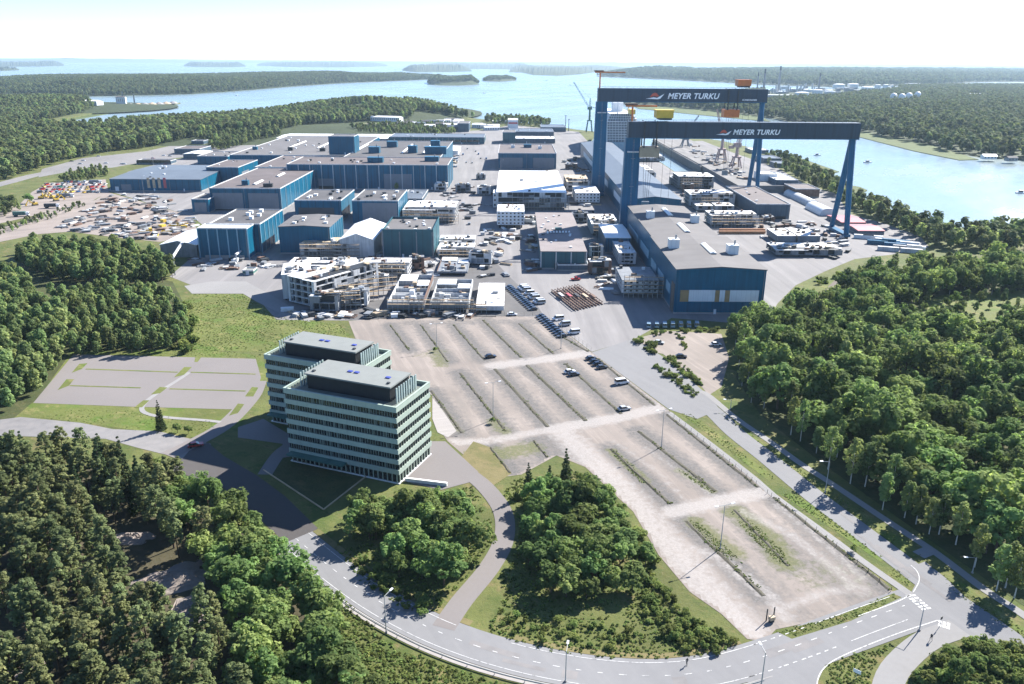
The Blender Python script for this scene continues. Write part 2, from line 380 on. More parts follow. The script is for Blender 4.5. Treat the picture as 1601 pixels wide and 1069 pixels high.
mb = MB()                                                    # the sea, one sheet out to the horizon
xs = [-70000, -20000, -6000, -2000, -600, 0, 600, 2000, 6000, 20000, 70000]; ys = [-3000, 0, 400, 900, 1600, 3000, 6000, 12000, 25000, 50000, 90000]
mb.add([(x, y, SEA) for y in ys for x in xs], [(j*11+i, j*11+i+1, (j+1)*11+i+1, (j+1)*11+i) for j in range(10) for i in range(10)])
struct('sea_water', mb, 'sea')
DX0, DX1, DXS, DY0, DY1 = 174.0, 204.0, 112.0, 872.0, 1045.0
SH_L = [(-700,158),(-200,156),(0,154),(60,156),(130,159),(200,163),(282,160),(240,166),(170,172),(100,185),(70,191),(78,199),(140,204),(200,196),(260,190),(330,184),(400,178),(500,168),(560,164),(612,162),(650,170),(700,180),(745,185),(800,191),(850,194),(900,202),(935,206)]
SH_R = [(1088,214),(1130,220),(1190,234),(1205,240),(1255,250),(1290,262),(1270,274),(1300,284),(1340,296),(1342,308),(1372,318),(1420,345),(1450,354),(1528,360),(1601,358),(1750,356),(2100,352)]
land = P(SH_L) + [(DXS, 1210), (DXS, DY1), (DX0, DY1), (DX0, DY0), (DX1, DY0), (DX1, 1205)] + P(SH_R) + [(1200, 500), (1200, -400), (-1500, -400), (-1800, 700)]
sheet('ground', land, 0.0, 'grass_ground', True, 6.0)

YARD = [(545,501),(845,495),(885,520),(925,550),(992,530),(1050,497),(1135,504),(1200,500),(1216,474),(1244,446),(1290,424),(1336,405),(1402,397),(1452,386),(1440,370),(1385,350),(1330,335),(1306,302),(1262,290),(1215,262),(1150,240),(1098,220)]
YARD2 = [(905,206),(800,195),(760,203),(700,206),(620,222),(545,213),(430,213),(300,243),(200,268),(168,298),(300,338),(330,362),(300,402),(265,432),(300,446),(382,442),(432,500)]
sheet('yard_pavement', P(YARD) + [(DX1+1.2, 1190), (DX1+1.2, DY0-1.2), (DX0-1.2, DY0-1.2), (DX0-1.2, DY1-1.2), (DXS-1.2, DY1-1.2), (DXS-1.2, 1190)] + P(YARD2), .04, 'yard_asphalt', True)
sheet('storage_yard_ground', [(-60,372),(30,348),(60,335),(100,326),(150,312),(168,300),(300,338),(310,366),(250,378),(190,372),(110,362),(60,366),(0,378)], .05, 'yard_dirt')
sheet('storage_yard_ground', [(-60,340),(30,320),(50,300),(75,286),(165,280),(170,300),(140,316),(90,328),(40,340),(-30,356)], .045, 'yard_dirt')
sheet('car_park_ground', [(66,264),(130,247),(230,236),(296,221),(330,226),(345,236),(300,244),(232,252),(175,262),(130,264),(60,277)], .05, 'old_asphalt')
ribbon('road', [(-120,318),(0,288),(62,272),(121,263),(200,255),(262,250)], 16, .06, 'old_asphalt', 10)
ribbon('verge_path', [(-40,374),(0,363),(50,350),(90,336),(130,322)], 4, .07, 'yard_dirt', 8)
sheet('yard_apron', [(288,447),(330,440),(385,440),(440,470),(486,503),(455,498),(400,471),(380,459),(300,459)], .06, 'path_asphalt')
sheet('meadow_ground', [(282,474),(300,460),(380,460),(432,494),(530,507),(552,530),(470,552),(300,547),(268,530)], .03, 'meadow')
sheet('meadow_ground', [(20,655),(60,622),(112,550),(300,545),(410,556),(420,590),(372,668),(300,684),(180,668),(60,652)], .025, 'meadow')
sheet('meadow_ground', [(518,183),(560,176),(628,169),(632,174),(600,178),(560,182)], .06, 'meadow')
sheet('sports_field_ground', [(455,206),(480,198),(540,194),(610,192),(640,197),(600,205),(520,208)], .05, 'yard_dirt')
sheet('parking_lot', [(545,502),(600,497.5),(790,494),(845,495.5),(885,520.5),(925,551),(1045,641),(1196,766),(1396,925),(1386,937),(1300,966),(1213,984),(1196,1003),(1168,999),(1128,960),(1078,925),(1030,868),(990,800),(960,772),(915,730),(870,712),(815,742),(768,748),(700,690),(676,655),(676,618),(610,590),(560,540)], .05, 'lot_gravel')
TRACKS = [([(771,572),(850,562),(925,551)],3.2,1.0),([(860,672),(960,654),(1062,631),(1100,622)],2.8,1.0),([(684,692),(760,690),(860,672)],2.2,.75),([(1050,801),(1120,784),(1215,765)],2.6,.95),([(880,676),(915,712),(985,780),(1040,845),(1110,925),(1182,1005)],4.4,.78),([(1160,800),(1235,835),(1300,885),(1345,925)],1.6,.55),([(1215,790),(1290,850),(1350,905)],1.3,.5),([(1215,955),(1290,925),(1350,920)],1.5,.55),([(900,700),(960,735),(1010,800),(1075,870),(1150,960)],1.2,.7),([(960,690),(1030,740),(1090,800)],1.0,.45),([(1010,700),(1080,750),(1130,790)],1.0,.4),([(1040,845),(1120,870),(1200,930),(1230,965)],2,.6),([(925,551),(980,590),(1046,640)],1.5,.7)]
RIDGES = [((658,508),(700,565),1.0),((709,508),(758,563),1.2),((755,500),(815,559),1.5),((812,506),(865,553),1.4),((876,525),(920,550),1.3),((674,611),(723,677),1.2),((719,583),(791,674),1.2),((774,577),(856,667),1.6),((824,571),(916,658),1.7),((884,568),(971,647),1.5),((935,561),(1024,634),1.3),((767,700),(798,739),1.0),((834,689),(856,715),1.0),((955,702),(1048,788),1.3),((998,674),(1118,768),1.4),((1042,648),(1185,762),1.2),((1210,778),(1392,922),1.3),((1072,814),(1194,932),1.2),((1148,797),(1232,884),1.0),((610,508),(640,548),1.0)]
WEEDS = [([(740,712),(790,708),(830,700)],4,.9),([(1085,815),(1150,865)],2.6,.9),([(1150,800),(1200,840),(1228,880)],3.4,1.0),([(955,704),(1010,752)],1.6,.9),([(1060,735),(1115,768)],1.4,.8),([(680,550),(690,570)],3,.8),([(771,660),(790,676)],2.5,.8),([(690,640),(720,675)],2,.5),([(1270,905),(1300,890),(1330,905)],6,.45),([(660,555),(690,550)],4,.5)]
def seg_field(X, Y, lines):
    f = np.zeros_like(X)
    for pts, wd, k in lines:
        q = P(pts); d = np.full_like(X, 1e9)
        for (ax, ay), (bx, by) in zip(q, q[1:]):
            L2 = (bx-ax)**2+(by-ay)**2; t = np.clip(((X-ax)*(bx-ax)+(Y-ay)*(by-ay))/L2, 0, 1); d = np.minimum(d, np.hypot(X-ax-t*(bx-ax), Y-ay-t*(by-ay)))
        f = np.maximum(f, k*np.clip(1.35 - d/wd*.75, 0, 1))
    return f
def lot_grid(poly, step, z):
    q = P(poly); xs = [a for a, _ in q]; ys = [b for _, b in q]; nx, ny = int((max(xs)-min(xs))/step)+1, int((max(ys)-min(ys))/step)+1
    X, Y = np.meshgrid(min(xs)+step*np.arange(nx+1), min(ys)+step*np.arange(ny+1)); ins = np.array([[inpoly(x, y, q) for x, y in zip(a, b)] for a, b in zip(X, Y)])
    ok = ins[:-1,:-1] & ins[1:,:-1] & ins[:-1,1:] & ins[1:,1:]; mb = MB(); W_ = nx+1
    mb.v = [(x, y, z) for x, y in zip(X.ravel(), Y.ravel())]; mb.f = [(j*W_+i, j*W_+i+1, (j+1)*W_+i+1, (j+1)*W_+i) for j, i in zip(*np.nonzero(ok))]; mb.m = [0]*len(mb.f)
    o = struct('parking_lot_surface', mb, 'lot_gravel'); me = o.data
    for nm, f in (('ridge', seg_field(X, Y, [((a, b), 3.2 + w_*.6, .95) for a, b, w_ in RIDGES] + [([(1240,850),(1330,905)], 11, .62), ([(1180,920),(1230,960)], 7, .5), ([(850,690),(885,715)], 7, .8), ([(640,505),(840,503)], 4, .7), ([(780,740),(840,715)], 5, .6)])), ('weed', seg_field(X, Y, WEEDS)), ('track', seg_field(X, Y, TRACKS))):
        at = me.attributes.new(nm, 'FLOAT', 'POINT'); at.data.foreach_set('value', f.astype('f').ravel())
LOT = [(545,502),(600,497.5),(790,494),(845,495.5),(885,520.5),(925,551),(1045,641),(1196,766),(1396,925),(1386,937),(1300,966),(1213,984),(1196,1003),(1168,999),(1128,960),(1078,925),(1030,868),(990,800),(960,772),(915,730),(870,712),(815,742),(768,748),(700,690),(676,655),(676,618),(610,590),(560,540)]
lot_grid(LOT, 1.0, .058)
sheet('pale_gravel_bank', [(676,622),(688,636),(714,674),(700,684),(684,676),(676,655)], .09, 'pale_gravel')
for q in ([(700,742),(740,690),(768,700),(800,740),(770,760)], [(1200,560),(1200,559),(1201,559)]):
    if len(q) > 3: sheet('dry_ground', q, .066, 'dry_grass')
for q in ([(1062,645),(1080,645),(1214,748),(1202,752)],[(1222,773),(1244,771),(1386,873),(1376,878)],[(1116,640),(1132,650),(1302,768),(1290,772)],[(1322,794),(1332,788),(1446,868),(1426,872)],[(1456,886),(1466,882),(1604,984),(1604,998)],[(1384,896),(1400,888),(1424,906),(1422,918)]): sheet('road_verge', q, .03, 'meadow')
sheet('road_verge', [(1213,987),(1300,967),(1396,928),(1410,934),(1330,971),(1238,999)], .071, 'grass_ground')
sheet('yard_patch', [(440,488),(600,468),(690,430),(768,402),(792,428),(836,470),(850,494),(545,500)], .05, 'patched_asphalt')
sheet('gravel_lot', [(1000,528),(1040,517),(1128,522),(1140,560),(1128,605),(1108,618),(1085,590),(1060,570),(1036,553),(1010,548)], .05, 'lot_gravel')

# main road, side road, footpaths
MAIN = [(462,842),(520,890),(585,936),(650,972),(715,1000),(790,1024),(880,1044),(980,1056),(1070,1055),(1150,1040),(1250,1008),(1340,974),(1440,938)]
LM = ribbon('road', MAIN, 9.2, .07, 'road_asphalt', 2.5)
sheet('shadow_toned_road', [(269,736),(346,760),(397,803),(456,858),(497,826),(446,776),(403,744),(350,713),(325,692),(300,700)], .062, 'shadow_toned_asphalt')  # new road surface; its dark tone partly stands in for the towers' shadow
sheet('old_road', [(-120,668),(0,656),(33,652),(126,661),(177,671),(247,674),(330,694),(300,722),(280,716),(215,700),(165,686),(0,681),(-120,690)], .055, 'old_asphalt')
SIDE = [(1062,606),(1112,641),(1150,677),(1200,716),(1262,767),(1330,819),(1400,872),(1455,914),(1530,966),(1610,1022),(1760,1120)]
LS = ribbon('road', SIDE, 6.8, .065, 'road_asphalt', 3)
sheet('road', [(925,551),(992,529),(1040,560),(1112,622),(1125,640),(1090,655),(1046,640)], .06, 'road_asphalt')
sheet('road', [(1340,968),(1420,935),(1436,905),(1428,885),(1446,878),(1480,905),(1560,985),(1620,1030),(1540,1010),(1498,985),(1440,985),(1330,1025),(1290,1040),(1270,1085),(1200,1085),(1160,1062),(1180,1020)], .068, 'road_asphalt')
LSIDE = ribbon('road', [(1500,982),(1452,1000),(1416,1028),(1392,1060),(1380,1110)], 5.2, .072, 'path_asphalt', 2)
ribbon('footpath', [(1096,612),(1109,619),(1151,654),(1202,689),(1252,725),(1303,758),(1391,817),(1461,863),(1538,921),(1604,964),(1760,1075)], 2.3, .08, 'path_asphalt')
ribbon('footpath', [(1046,645),(1108,692),(1182,750),(1209,774),(1292,835),(1354,881),(1424,930)], 2.0, .08, 'path_asphalt')
ribbon('footpath', [(1436,868),(1450,862),(1460,858)], 3.2, .083, 'path_asphalt', 1)
LPATH = ribbon('footpath', [(693,982),(722,940),(766,886),(788,842),(786,800),(762,765),(735,742),(702,722)], 5.0, .085, 'paver', 2)
ribbon('footpath', [(404,596),(392,622),(352,664),(300,694),(262,712)], 6.0, .082, 'paver', 2)
ribbon('footpath', [(296,582),(222,641),(345,660)], 1.6, .09, 'path_asphalt', 1.5)
ribbon('footpath', [(414,742),(436,710),(462,690)], 4.2, .084, 'paver', 2)
sheet('forecourt', [(372,668),(412,655),(470,690),(470,712),(440,716),(442,694),(372,684)], .08, 'paver')
sheet('forecourt', [(674,690),(696,690),(748,738),(742,752),(690,766),(628,752),(668,712)], .078, 'paver')
sheet('courtyard', [(413,735),(452,712),(470,722),(572,742),(505,796)], .06, 'scrub_ground')
sheet('car_park', [(115,554),(400,561),(408,590),(404,604),(364,640),(212,636),(52,630)], .06, 'paver')
for a, b, wd in (((134,577),(278,582),.9),((298,582),(400,585),.9),((109,603),(220,606.5),.9),((265,608),(384,611.5),.9)):
    ribbon('planted_strip', [a, ((a[0]+b[0])/2, (a[1]+b[1])/2), b], wd, .09, 'meadow', 4)
for q in ([(124,569),(137,568),(128,577),(112,583)],[(104,593),(116,593),(108,603),(90,610)],[(288,574),(300,574),(288,586),(272,590)],[(250,605),(262,606),(250,615),(236,617)],[(224,626),(234,626),(222,637),(210,637)],[(306,556),(316,557),(309,566),(304,566)],[(394,605),(404,606),(396,620),(383,620)],[(372,631),(382,632),(372,646),(358,650)]):
    sheet('planted_bed', q, .092, 'meadow')
# painted markings
pm = MB()
def edge_line(L, off, w=.16, i0=0, i1=None): strip_mb(pm, L[i0:i1], off - w/2, off + w/2, .10)
nM = len(LM)
edge_line(LM, 3.55, .14, 0, int(nM*.345)); edge_line(LM, 3.55, .14, int(nM*.40), int(nM*.74)); edge_line(LM, 3.55, .14, int(nM*.83), nM-2); edge_line(LM, -3.55, .14, 0, int(nM*.70)); edge_line(LM, -3.55, .14, int(nM*.84), nM-3); pass
def dashes(L, off, on, gap, w=.17):
    d = 0.0
    for i in range(len(L)-1):
        s = (L[i+1]-L[i]).length
        if d % (on+gap) < on and s > 0:
            a, b = sides(L, off)[i:i+2] if False else (L[i], L[i+1]); dr = (b-a).normalized(); n = Vector((-dr.y, dr.x))
            pts = [a+n*(off-w/2), a+n*(off+w/2), b+n*(off+w/2), b+n*(off-w/2)]
            pm.add([(q.x, q.y, .10) for q in pts], [(3,2,1,0)])
        d += s
def fine(L, st):
    out = []
    for i in range(len(L)-1):
        n = max(1, round((L[i+1]-L[i]).length/st))
        out += [L[i].lerp(L[i+1], k/n) for k in range(n)]
    return out + [L[-1]]
LF = fine(LM, .5); dashes(LF, 0.05, 1.3, 2.9)
dashes(LF[int(len(LF)*.74):int(len(LF)*.83)], 3.55, 1.0, 1.0, .2); dashes(LF[int(len(LF)*.70):int(len(LF)*.84)], -3.55, 1.0, 1.0, .2)
def zebra(a, b, n, w, ln):
    a, b = Vector(G(*a)), Vector(G(*b)); d = (b-a).normalized(); nn = Vector((-d.y, d.x))
    for i in range(n):
        c = a.lerp(b, (i+.5)/n)
        for s in (-1, 1):
            q = c + nn*s*ln*.62; pts = [q-d*w/2-nn*ln/2, q+d*w/2-nn*ln/2, q+d*w/2+nn*ln/2, q-d*w/2+nn*ln/2]
            pm.add([(k.x, k.y, .10) for k in pts], [(0,1,2,3)])
zebra((1422,930),(1450,954),6,.55,1.05); zebra((1466,974),(1486,980),3,.6,1.0)
L = spline(P([(1276,1085),(1280,1058),(1296,1038),(1330,1020),(1400,992),(1466,970)]), 1); strip_mb(pm, L, -.1, .1, .10)
L = spline(P([(1424,884),(1434,894),(1437,908),(1428,926)]), .7); strip_mb(pm, L, -.08, .08, .10)
L = spline(P([(1424,930),(1400,942),(1340,964)]), 1); strip_mb(pm, L, -.1, .1, .10)
struct('road_markings', pm, 'road_paint')
for k in range(14):                                          # darker repairs in the main and side roads
    L_ = LM if k < 8 else LS; i0 = int(NP.integers(8, len(L_)-14)); o0 = NP.uniform(-3.2, 1.2); mb = MB(); strip_mb(mb, L_[i0:i0+int(NP.integers(2, 6))], o0, o0+NP.uniform(.8, 2.2), .0745 + k*.0015); struct('road_repair', mb, 'old_asphalt')
# kerbs along the main road, low ridges of gravel between the parking rows
mb = MB(); strip_mb(mb, LM[:int(nM*.72)], -5.3, -4.7, .02, h=.14); struct('kerb', mb, 'concrete')
mb = MB(); strip_mb(mb, LM[:int(nM*.72)], -6.1, -5.3, .065); struct('road_shoulder', mb, 'pale_gravel')
mb = MB(); strip_mb(mb, LM[:int(nM*.36)], 4.7, 6.4, .064); strip_mb(mb, LM[int(nM*.40):int(nM*.73)], 4.7, 6.2, .064); struct('road_shoulder', mb, 'dry_grass')
for a, b, wd in RIDGES:
    A, B = Vector(G(*a)), Vector(G(*b)); n = max(3, int((B-A).length/2.0)); mb = MB()
    strip_mb(mb, [A.lerp(B, i/n) + Vector((NP.uniform(-.12,.12), NP.uniform(-.12,.12))) for i in range(n+1)], -wd/2, wd/2, .05, h=.2, jit=.25); struct('kerb_strip', mb, 'kerb_gravel')
# quay of the dock, reed beds along the shores
mb = MB(); mb.box(DX1+.2, DX1+52, 728, 1190, 0.05, 6.0, 0); mb.box(DX1-1.5, DX1+.19, DY0+1, 1190, -3.4, 5.2, 0); struct('quay', mb, 'quay_slab')
for q in ([(1190,236),(1205,240),(1255,248),(1312,268),(1290,273),(1268,275),(1235,264),(1200,250)],[(1310,286),(1345,292),(1356,297),(1340,306),(1346,312),(1374,316),(1330,318)],[(1340,310),(1374,316),(1420,343),(1450,352),(1530,357),(1700,356),(1700,366),(1500,368),(1400,352)],
          [(1232,188),(1300,199),(1345,205),(1440,222),(1500,240),(1530,249),(1500,250),(1430,236),(1340,213),(1280,203),(1225,197)],[(985,163),(1050,168),(1120,172),(1190,182),(1205,190),(1100,180),(1000,170)],[(40,190),(120,180),(180,171),(190,174),(110,188),(72,200),(46,203)],[(120,203),(150,196),(170,194),(190,200),(150,206)]):
    sheet('reed_bed', P(q, -2.4), -2.3, 'reed', True, 1.2)

# far shores, islands and hills
FAR = []                                                     # (front line, back line, dome height) kept for planting
def fbm(x, y):
    return sum(math.sin(x*f*1.3 + 1.7*i + y*f*.7) * math.cos(y*f*1.1 - .9*i - x*f*.4)/k for i, (f, k) in enumerate(((1, 1), (2.3, 2), (5.1, 4)), 1))
def island(name, front, back, h, mat='far_green', rough=0.0, nx=40, ny=8):
    fr = spline(P(front, SEA), 1e9) if False else [Vector(G(x, y, SEA)) for x, y in front]; bk = [Vector(G(x, y, SEA)) for x, y in back]
    def along(L, t):
        k = t*(len(L)-1); i = min(int(k), len(L)-2); return L[i].lerp(L[i+1], k-i)
    vs = []; g = []
    for j in range(ny+1):
        for i in range(nx+1):
            s, t = i/nx, j/ny; q = along(fr, s).lerp(along(bk, s), t)
            e = (math.sin(math.pi*min(max(t, 0), 1))**.42)*(min(1, 6*s)*min(1, 6*(1-s)))**.6
            L = max(300.0, (along(fr, s)-along(bk, s)).length)
            z = SEA - .5 + e*(h*(1 + .35*fbm(q.x/L*2, q.y/L*2)) + 2 + rough*NP.uniform(-1, 1))
            vs.append((q.x, q.y, z)); g.append(z)
    mb = MB(); mb.add(vs, [(j*(nx+1)+i, j*(nx+1)+i+1, (j+1)*(nx+1)+i+1, (j+1)*(nx+1)+i) for j in range(ny) for i in range(nx)])
    struct(name, mb, mat, smooth=not rough); FAR.append((np.array(vs).reshape(ny+1, nx+1, 3), name)); return FAR[-1][0]
I1 = island('island_terrain', [(-260,150),(0,149),(60,148),(120,151),(170,150),(230,149),(300,147),(360,143),(400,140),(470,134),(540,129.5),(620,126.5),(697,123)], [(-260,122),(0,124),(60,122),(120,121),(170,120),(230,119),(300,119),(360,120),(400,120),(470,119),(540,119),(620,119),(694,120.5)], 30)
I2 = island('island_terrain', [(668,131.5),(690,133.5),(720,133.5),(750,131.5)], [(672,128),(690,127),(720,127),(746,128.5)], 24, nx=14)
I3 = island('island_terrain', [(754,126.5),(780,127.5),(808,125.5)], [(756,124),(780,123.5),(806,123.5)], 14, nx=10)
I4 = island('mainland_terrain', [(955,161),(1050,168),(1100,173),(1180,182),(1232,190),(1340,208),(1440,228),(1480,240),(1530,249),(1601,256),(1900,285)], [(960,156),(1050,152.5),(1100,150),(1180,146),(1232,141),(1340,138),(1440,137),(1480,136),(1530,135.5),(1601,135),(1900,132)], 9, nx=60, ny=14)
I5 = island('mainland_terrain', [(930,119.5),(985,121.5),(1040,124),(1080,126),(1180,131.5),(1300,136),(1450,133.5),(1525,128.5),(1601,128),(1900,122)], [(985,114),(1010,112.5),(1040,111.5),(1080,110.5),(1180,109),(1300,108),(1450,108),(1525,108),(1601,108),(1900,109)], 42, rough=9, nx=160, ny=14)
for f, b_, h in (([(795,113),(815,113.5),(835,117.5),(872,118.5),(905,116.5),(930,113),(985,109.5)], [(800,105),(815,105),(835,105),(872,105),(905,105),(930,105),(985,105.5)], 60),
                 ([(628,110.5),(650,113),(700,112.5),(738,111.5)], [(630,107),(650,106),(700,106),(736,107)], 60),
                 ([(655,105),(720,107.5),(800,108.5),(830,107)], [(655,102),(720,102),(800,102),(830,103)], 80),
                 ([(402,102.5),(450,104.5),(540,105),(606,103.5)], [(402,100),(450,99.5),(540,99.5),(606,100.5)], 100),
                 ([(288,103.5),(310,104.5),(360,104.8),(384,104)], [(288,101.5),(310,101),(360,101),(384,101.5)], 75),
                 ([(-80,103.5),(0,104.5),(60,104),(100,103)], [(-80,98.5),(0,99),(60,99.5),(100,100)], 90),
                 ([(-60,112),(0,111),(32,109.5)], [(-60,108),(0,107.5),(30,108)], 25),
                 ([(-400,96),(0,97),(300,98),(500,99.3),(800,101),(1000,102.8),(1300,105),(1601,107.5),(2100,111)], [(-400,93.5),(0,95.6),(300,97),(500,98),(800,99.9),(1000,101.2),(1300,103.2),(1601,105.2),(2100,108)], 120)):
    island('island_terrain', f, b_, h, rough=h*.18, nx=110, ny=7)
def mound(name, c, rx, ry, h, mat, rz=0.0, n=14, m=24, jit=.0):
    mb = MB(); vs = []
    for j in range(n+1):
        r = j/n
        for i in range(m):
            a = 2*math.pi*i/m; ir = 1 + (.28*fbm(math.cos(a)*1.7+c[0], math.sin(a)*1.7+c[1]) if jit else 0); x, y = rx*r*ir*math.cos(a), ry*r*ir*math.sin(a)
            z = h*math.cos(r*math.pi/2)**1.5*(1 + jit*fbm(x/rx*3+c[0], y/ry*3)) + (jit*NP.uniform(-.5, .5) if jit and 0 < j < n else 0) - (.4 if j == n else 0)
            vs.append((c[0] + x*math.cos(rz) - y*math.sin(rz), c[1] + x*math.sin(rz) + y*math.cos(rz), z))
    mb.add(vs, [(j*m+i, j*m+(i+1) % m, (j+1)*m+(i+1) % m, (j+1)*m+i)[::-1] for j in range(n) for i in range(m)])
    return struct(name, mb, mat, smooth=not jit)
HILLS = []
def hill(px, rx, ry, h):
    c = G(*px); mound('hill_terrain', c, rx, ry, h, 'far_green'); HILLS.append((c, rx, ry, h))
def hz(x, y):
    z = 0.0
    for c, rx, ry, h in HILLS:
        r = math.hypot((x-c[0])/rx, (y-c[1])/ry)
        if r < 1: z = max(z, h*math.cos(r*math.pi/2)**1.5)
    return z
hill((590,176), 240, 330, 20); hill((300,205), 420, 260, 6); hill((60,168), 320, 300, 14)
for px, rx, ry, h, rz in (((268,905),9,6,1.4,.3),((300,955),7,5,1.0,.9),((205,842),6,3,1.0,.1),((25,1040),6,4,1.0,.5),((330,870),5,2.5,.8,.6),((120,960),4,2.5,.7,0)):
    mound('rock_ground', G(*px), rx, ry, h, 'rock', rz, jit=.35)
sheet('forest_floor_ground', [(-320,722),(150,732),(250,765),(330,790),(400,850),(470,930),(500,960),(560,1046),(600,1105),(700,1300),(-400,1300)], .03, 'forest_floor')
sheet('forest_floor_ground', [(1150,590),(1190,650),(1300,735),(1440,835),(1640,975),(1900,1150),(1900,480),(1640,430),(1450,415),(1290,460),(1180,505)], .03, 'scrub_ground')
sheet('forest_floor_ground', [(-120,470),(60,400),(270,440),(300,500),(270,548),(110,552),(50,640),(20,668),(-120,668)], .02, 'scrub_ground')
sheet('glade_ground', [(1365,490),(1480,460),(1720,448),(1720,512),(1540,534),(1405,526)], .06, 'meadow')
ribbon('forest_track', [(1272,478),(1298,452),(1318,432)], 4, .07, 'soil')
sheet('glade_ground', [(1255,440),(1300,432),(1318,440),(1280,478),(1262,470)], .05, 'meadow')
# ------------------------------------------------------------------ buildings of the yard
FOOT = []                                                    # footprints x0, x1, y0, y1 to keep loose things clear of
def hall(label, r, name='workshop_hall', cat='industrial hall', wall='blue_cladding', roof='roof_grey', rise=0.0, axis='y', z0=0.0, doors=(), ribs=0, sribs=0, lights=(), vents=(), skyl=(), plinth=True, parapet=.7, side_doors=(), group=None, rib_mat='steel_white', lit_ribs=False):
    x0, x1, y0, y1, H = r; cx, cy = (x0+x1)/2, (y0+y1)/2; w, d = (x1-x0)/2, (y1-y0)/2; H -= z0
    FOOT.append((x0, x1, y0, y1))
    t = thing(name, label, cat, (cx, cy, z0), 0, group)
    b = MB(); b.box(-w, w, -d, d, .9 if plinth else 0, H, 0)
    if rise:                                                 # gable ends
        if axis == 'y':
            for s in (-1, 1): b.add([(-w, s*d, H), (w, s*d, H), (0, s*d, H+rise)], [(0,1,2) if s < 0 else (1,0,2)], 0)
        else:
            for s in (-1, 1): b.add([(s*w, -d, H), (s*w, d, H), (s*w, 0, H+rise)], [(0,1,2) if s > 0 else (1,0,2)], 0)
    b.build('wall', wall, t)
    if plinth: MB().box(-w-.06, w+.06, -d-.06, d+.06, 0, .9).build('plinth', 'concrete', t)
    rf = MB(); e = .35; th = .35
    if rise:
        if axis == 'y':
            for s in (-1, 1):
                a = [(s*(w+e), -d-e, H-e*rise/w), (s*(w+e), d+e, H-e*rise/w), (0, d+e, H+rise), (0, -d-e, H+rise)]
                rf.add(a + [(x, y, z+th) for x, y, z in a], [(4,5,6,7), (0,3,2,1), (0,1,5,4), (3,0,4,7), (1,2,6,5)] if s > 0 else [(7,6,5,4), (1,2,3,0), (4,5,1,0), (7,4,0,3), (5,6,2,1)])
        else:
            for s in (-1, 1):
                a = [(-w-e, s*(d+e), H-e*rise/d), (w+e, s*(d+e), H-e*rise/d), (w+e, 0, H+rise), (-w-e, 0, H+rise)]
                rf.add(a + [(x, y, z+th) for x, y, z in a], [(7,6,5,4), (1,2,3,0), (4,5,1,0), (7,4,0,3), (5,6,2,1)] if s > 0 else [(4,5,6,7), (0,3,2,1), (0,1,5,4), (3,0,4,7), (1,2,6,5)])
    else:
        rf.box(-w+.3, w-.3, -d+.3, d-.3, H-.02, H+.12, 0)
        for q in ((-w-.08, w+.08, -d-.08, -d+.3), (-w-.08, w+.08, d-.3, d+.08), (-w-.08, -w+.3, -d+.3, d-.3), (w-.3, w+.08, -d+.3, d-.3)): rf.box(*q, H+.01, H+parapet, 1)
    ro = rf.build('roof', [roof, 'steel_white' if parapet < .75 else wall], t)
    def zr(u, v):
        if not rise: return H + .12
        return H + rise*(1-abs(u)/w if axis == 'y' else 1-abs(v)/d) + th
    for u0, u1, h0, h1, mt in doors:                         # fractions along the front and metres up
        MB().box(-w+2*w*u0, -w+2*w*u1, -d-.14, -d-.01, max(h0, .02), h1).build('door', mt, t)
    for v0, v1, h0, h1, mt in side_doors:
        s = 1 if v0 >= 0 else -1; v0, v1 = abs(v0), abs(v1)
        q = (w+.01, w+.14) if s > 0 else (-w-.14, -w-.01)
        MB().box(*q, -d+2*d*v0, -d+2*d*v1, max(h0, .02), h1).build('window_band' if mt in ('glass_dark', 'pale_blue', 'white_panel') else 'door', mt, t)
    if ribs or sribs:
        for i in range(ribs+1 if ribs else 0):
            u = -w + 2*w*i/ribs; MB().box(u-.3, u+.3, -d-.22, -d-.02, 0, H-.1).build('pilaster', rib_mat, t)
        for i in range(sribs+1 if sribs else 0):
            v = -d + 2*d*i/sribs; MB().box(w+.02, w+.22, v-.3, v+.3, 0, H-.1).build('pilaster', rib_mat, t)
    nd = int(w*2/22) if H > 6 else 0
    for k in range(nd):                                      # staff doors and rainwater pipes
        u = -w + 2*w*(k+.5)/nd + NP.uniform(-4, 4)
        if not any(-w+2*w*q[0]-1.5 < u < -w+2*w*q[1]+1.5 and q[2] < 3 for q in doors): MB().box(u-.6, u+.6, -d-.12, -d-.01, .05, 2.4).build('door', 'white_panel', t)
        u = -w + 2*w*(k+1)/nd - .8; MB().box(u-.12, u+.12, -d-.17, -d-.005, .1, H-.05).build('rain_pipe', 'steel_grey', t)
    for k in range(int(d*2/26) if H > 6 else 0):
        v = -d + 2*d*(k+.5)/int(d*2/26); MB().box(w+.005, w+.17, v-.12, v+.12, .1, H-.05).build('rain_pipe', 'steel_grey', t)
    for u, v, a, b_, h, mt in vents:                         # plant boxes on the roof: fractions, then metres
        uu, vv = -w+2*w*u, -d+2*d*v; z = zr(uu, vv)
        q = MB(); q.box(uu-a/2, uu+a/2, vv-b_/2, vv+b_/2, z-.15, z+h); q.box(uu-a/2-.12, uu+a/2+.12, vv-b_/2-.12, vv+b_/2+.12, z+h+.003, z+h+.25)
        vo = q.build('vent_house', mt, ro)
        if h > 2.2: MB().tube((uu+a*.2, vv, z+h+.26), (uu+a*.2, vv, z+h+2.4), .45, n=8).build('flue', 'steel_grey', ro)
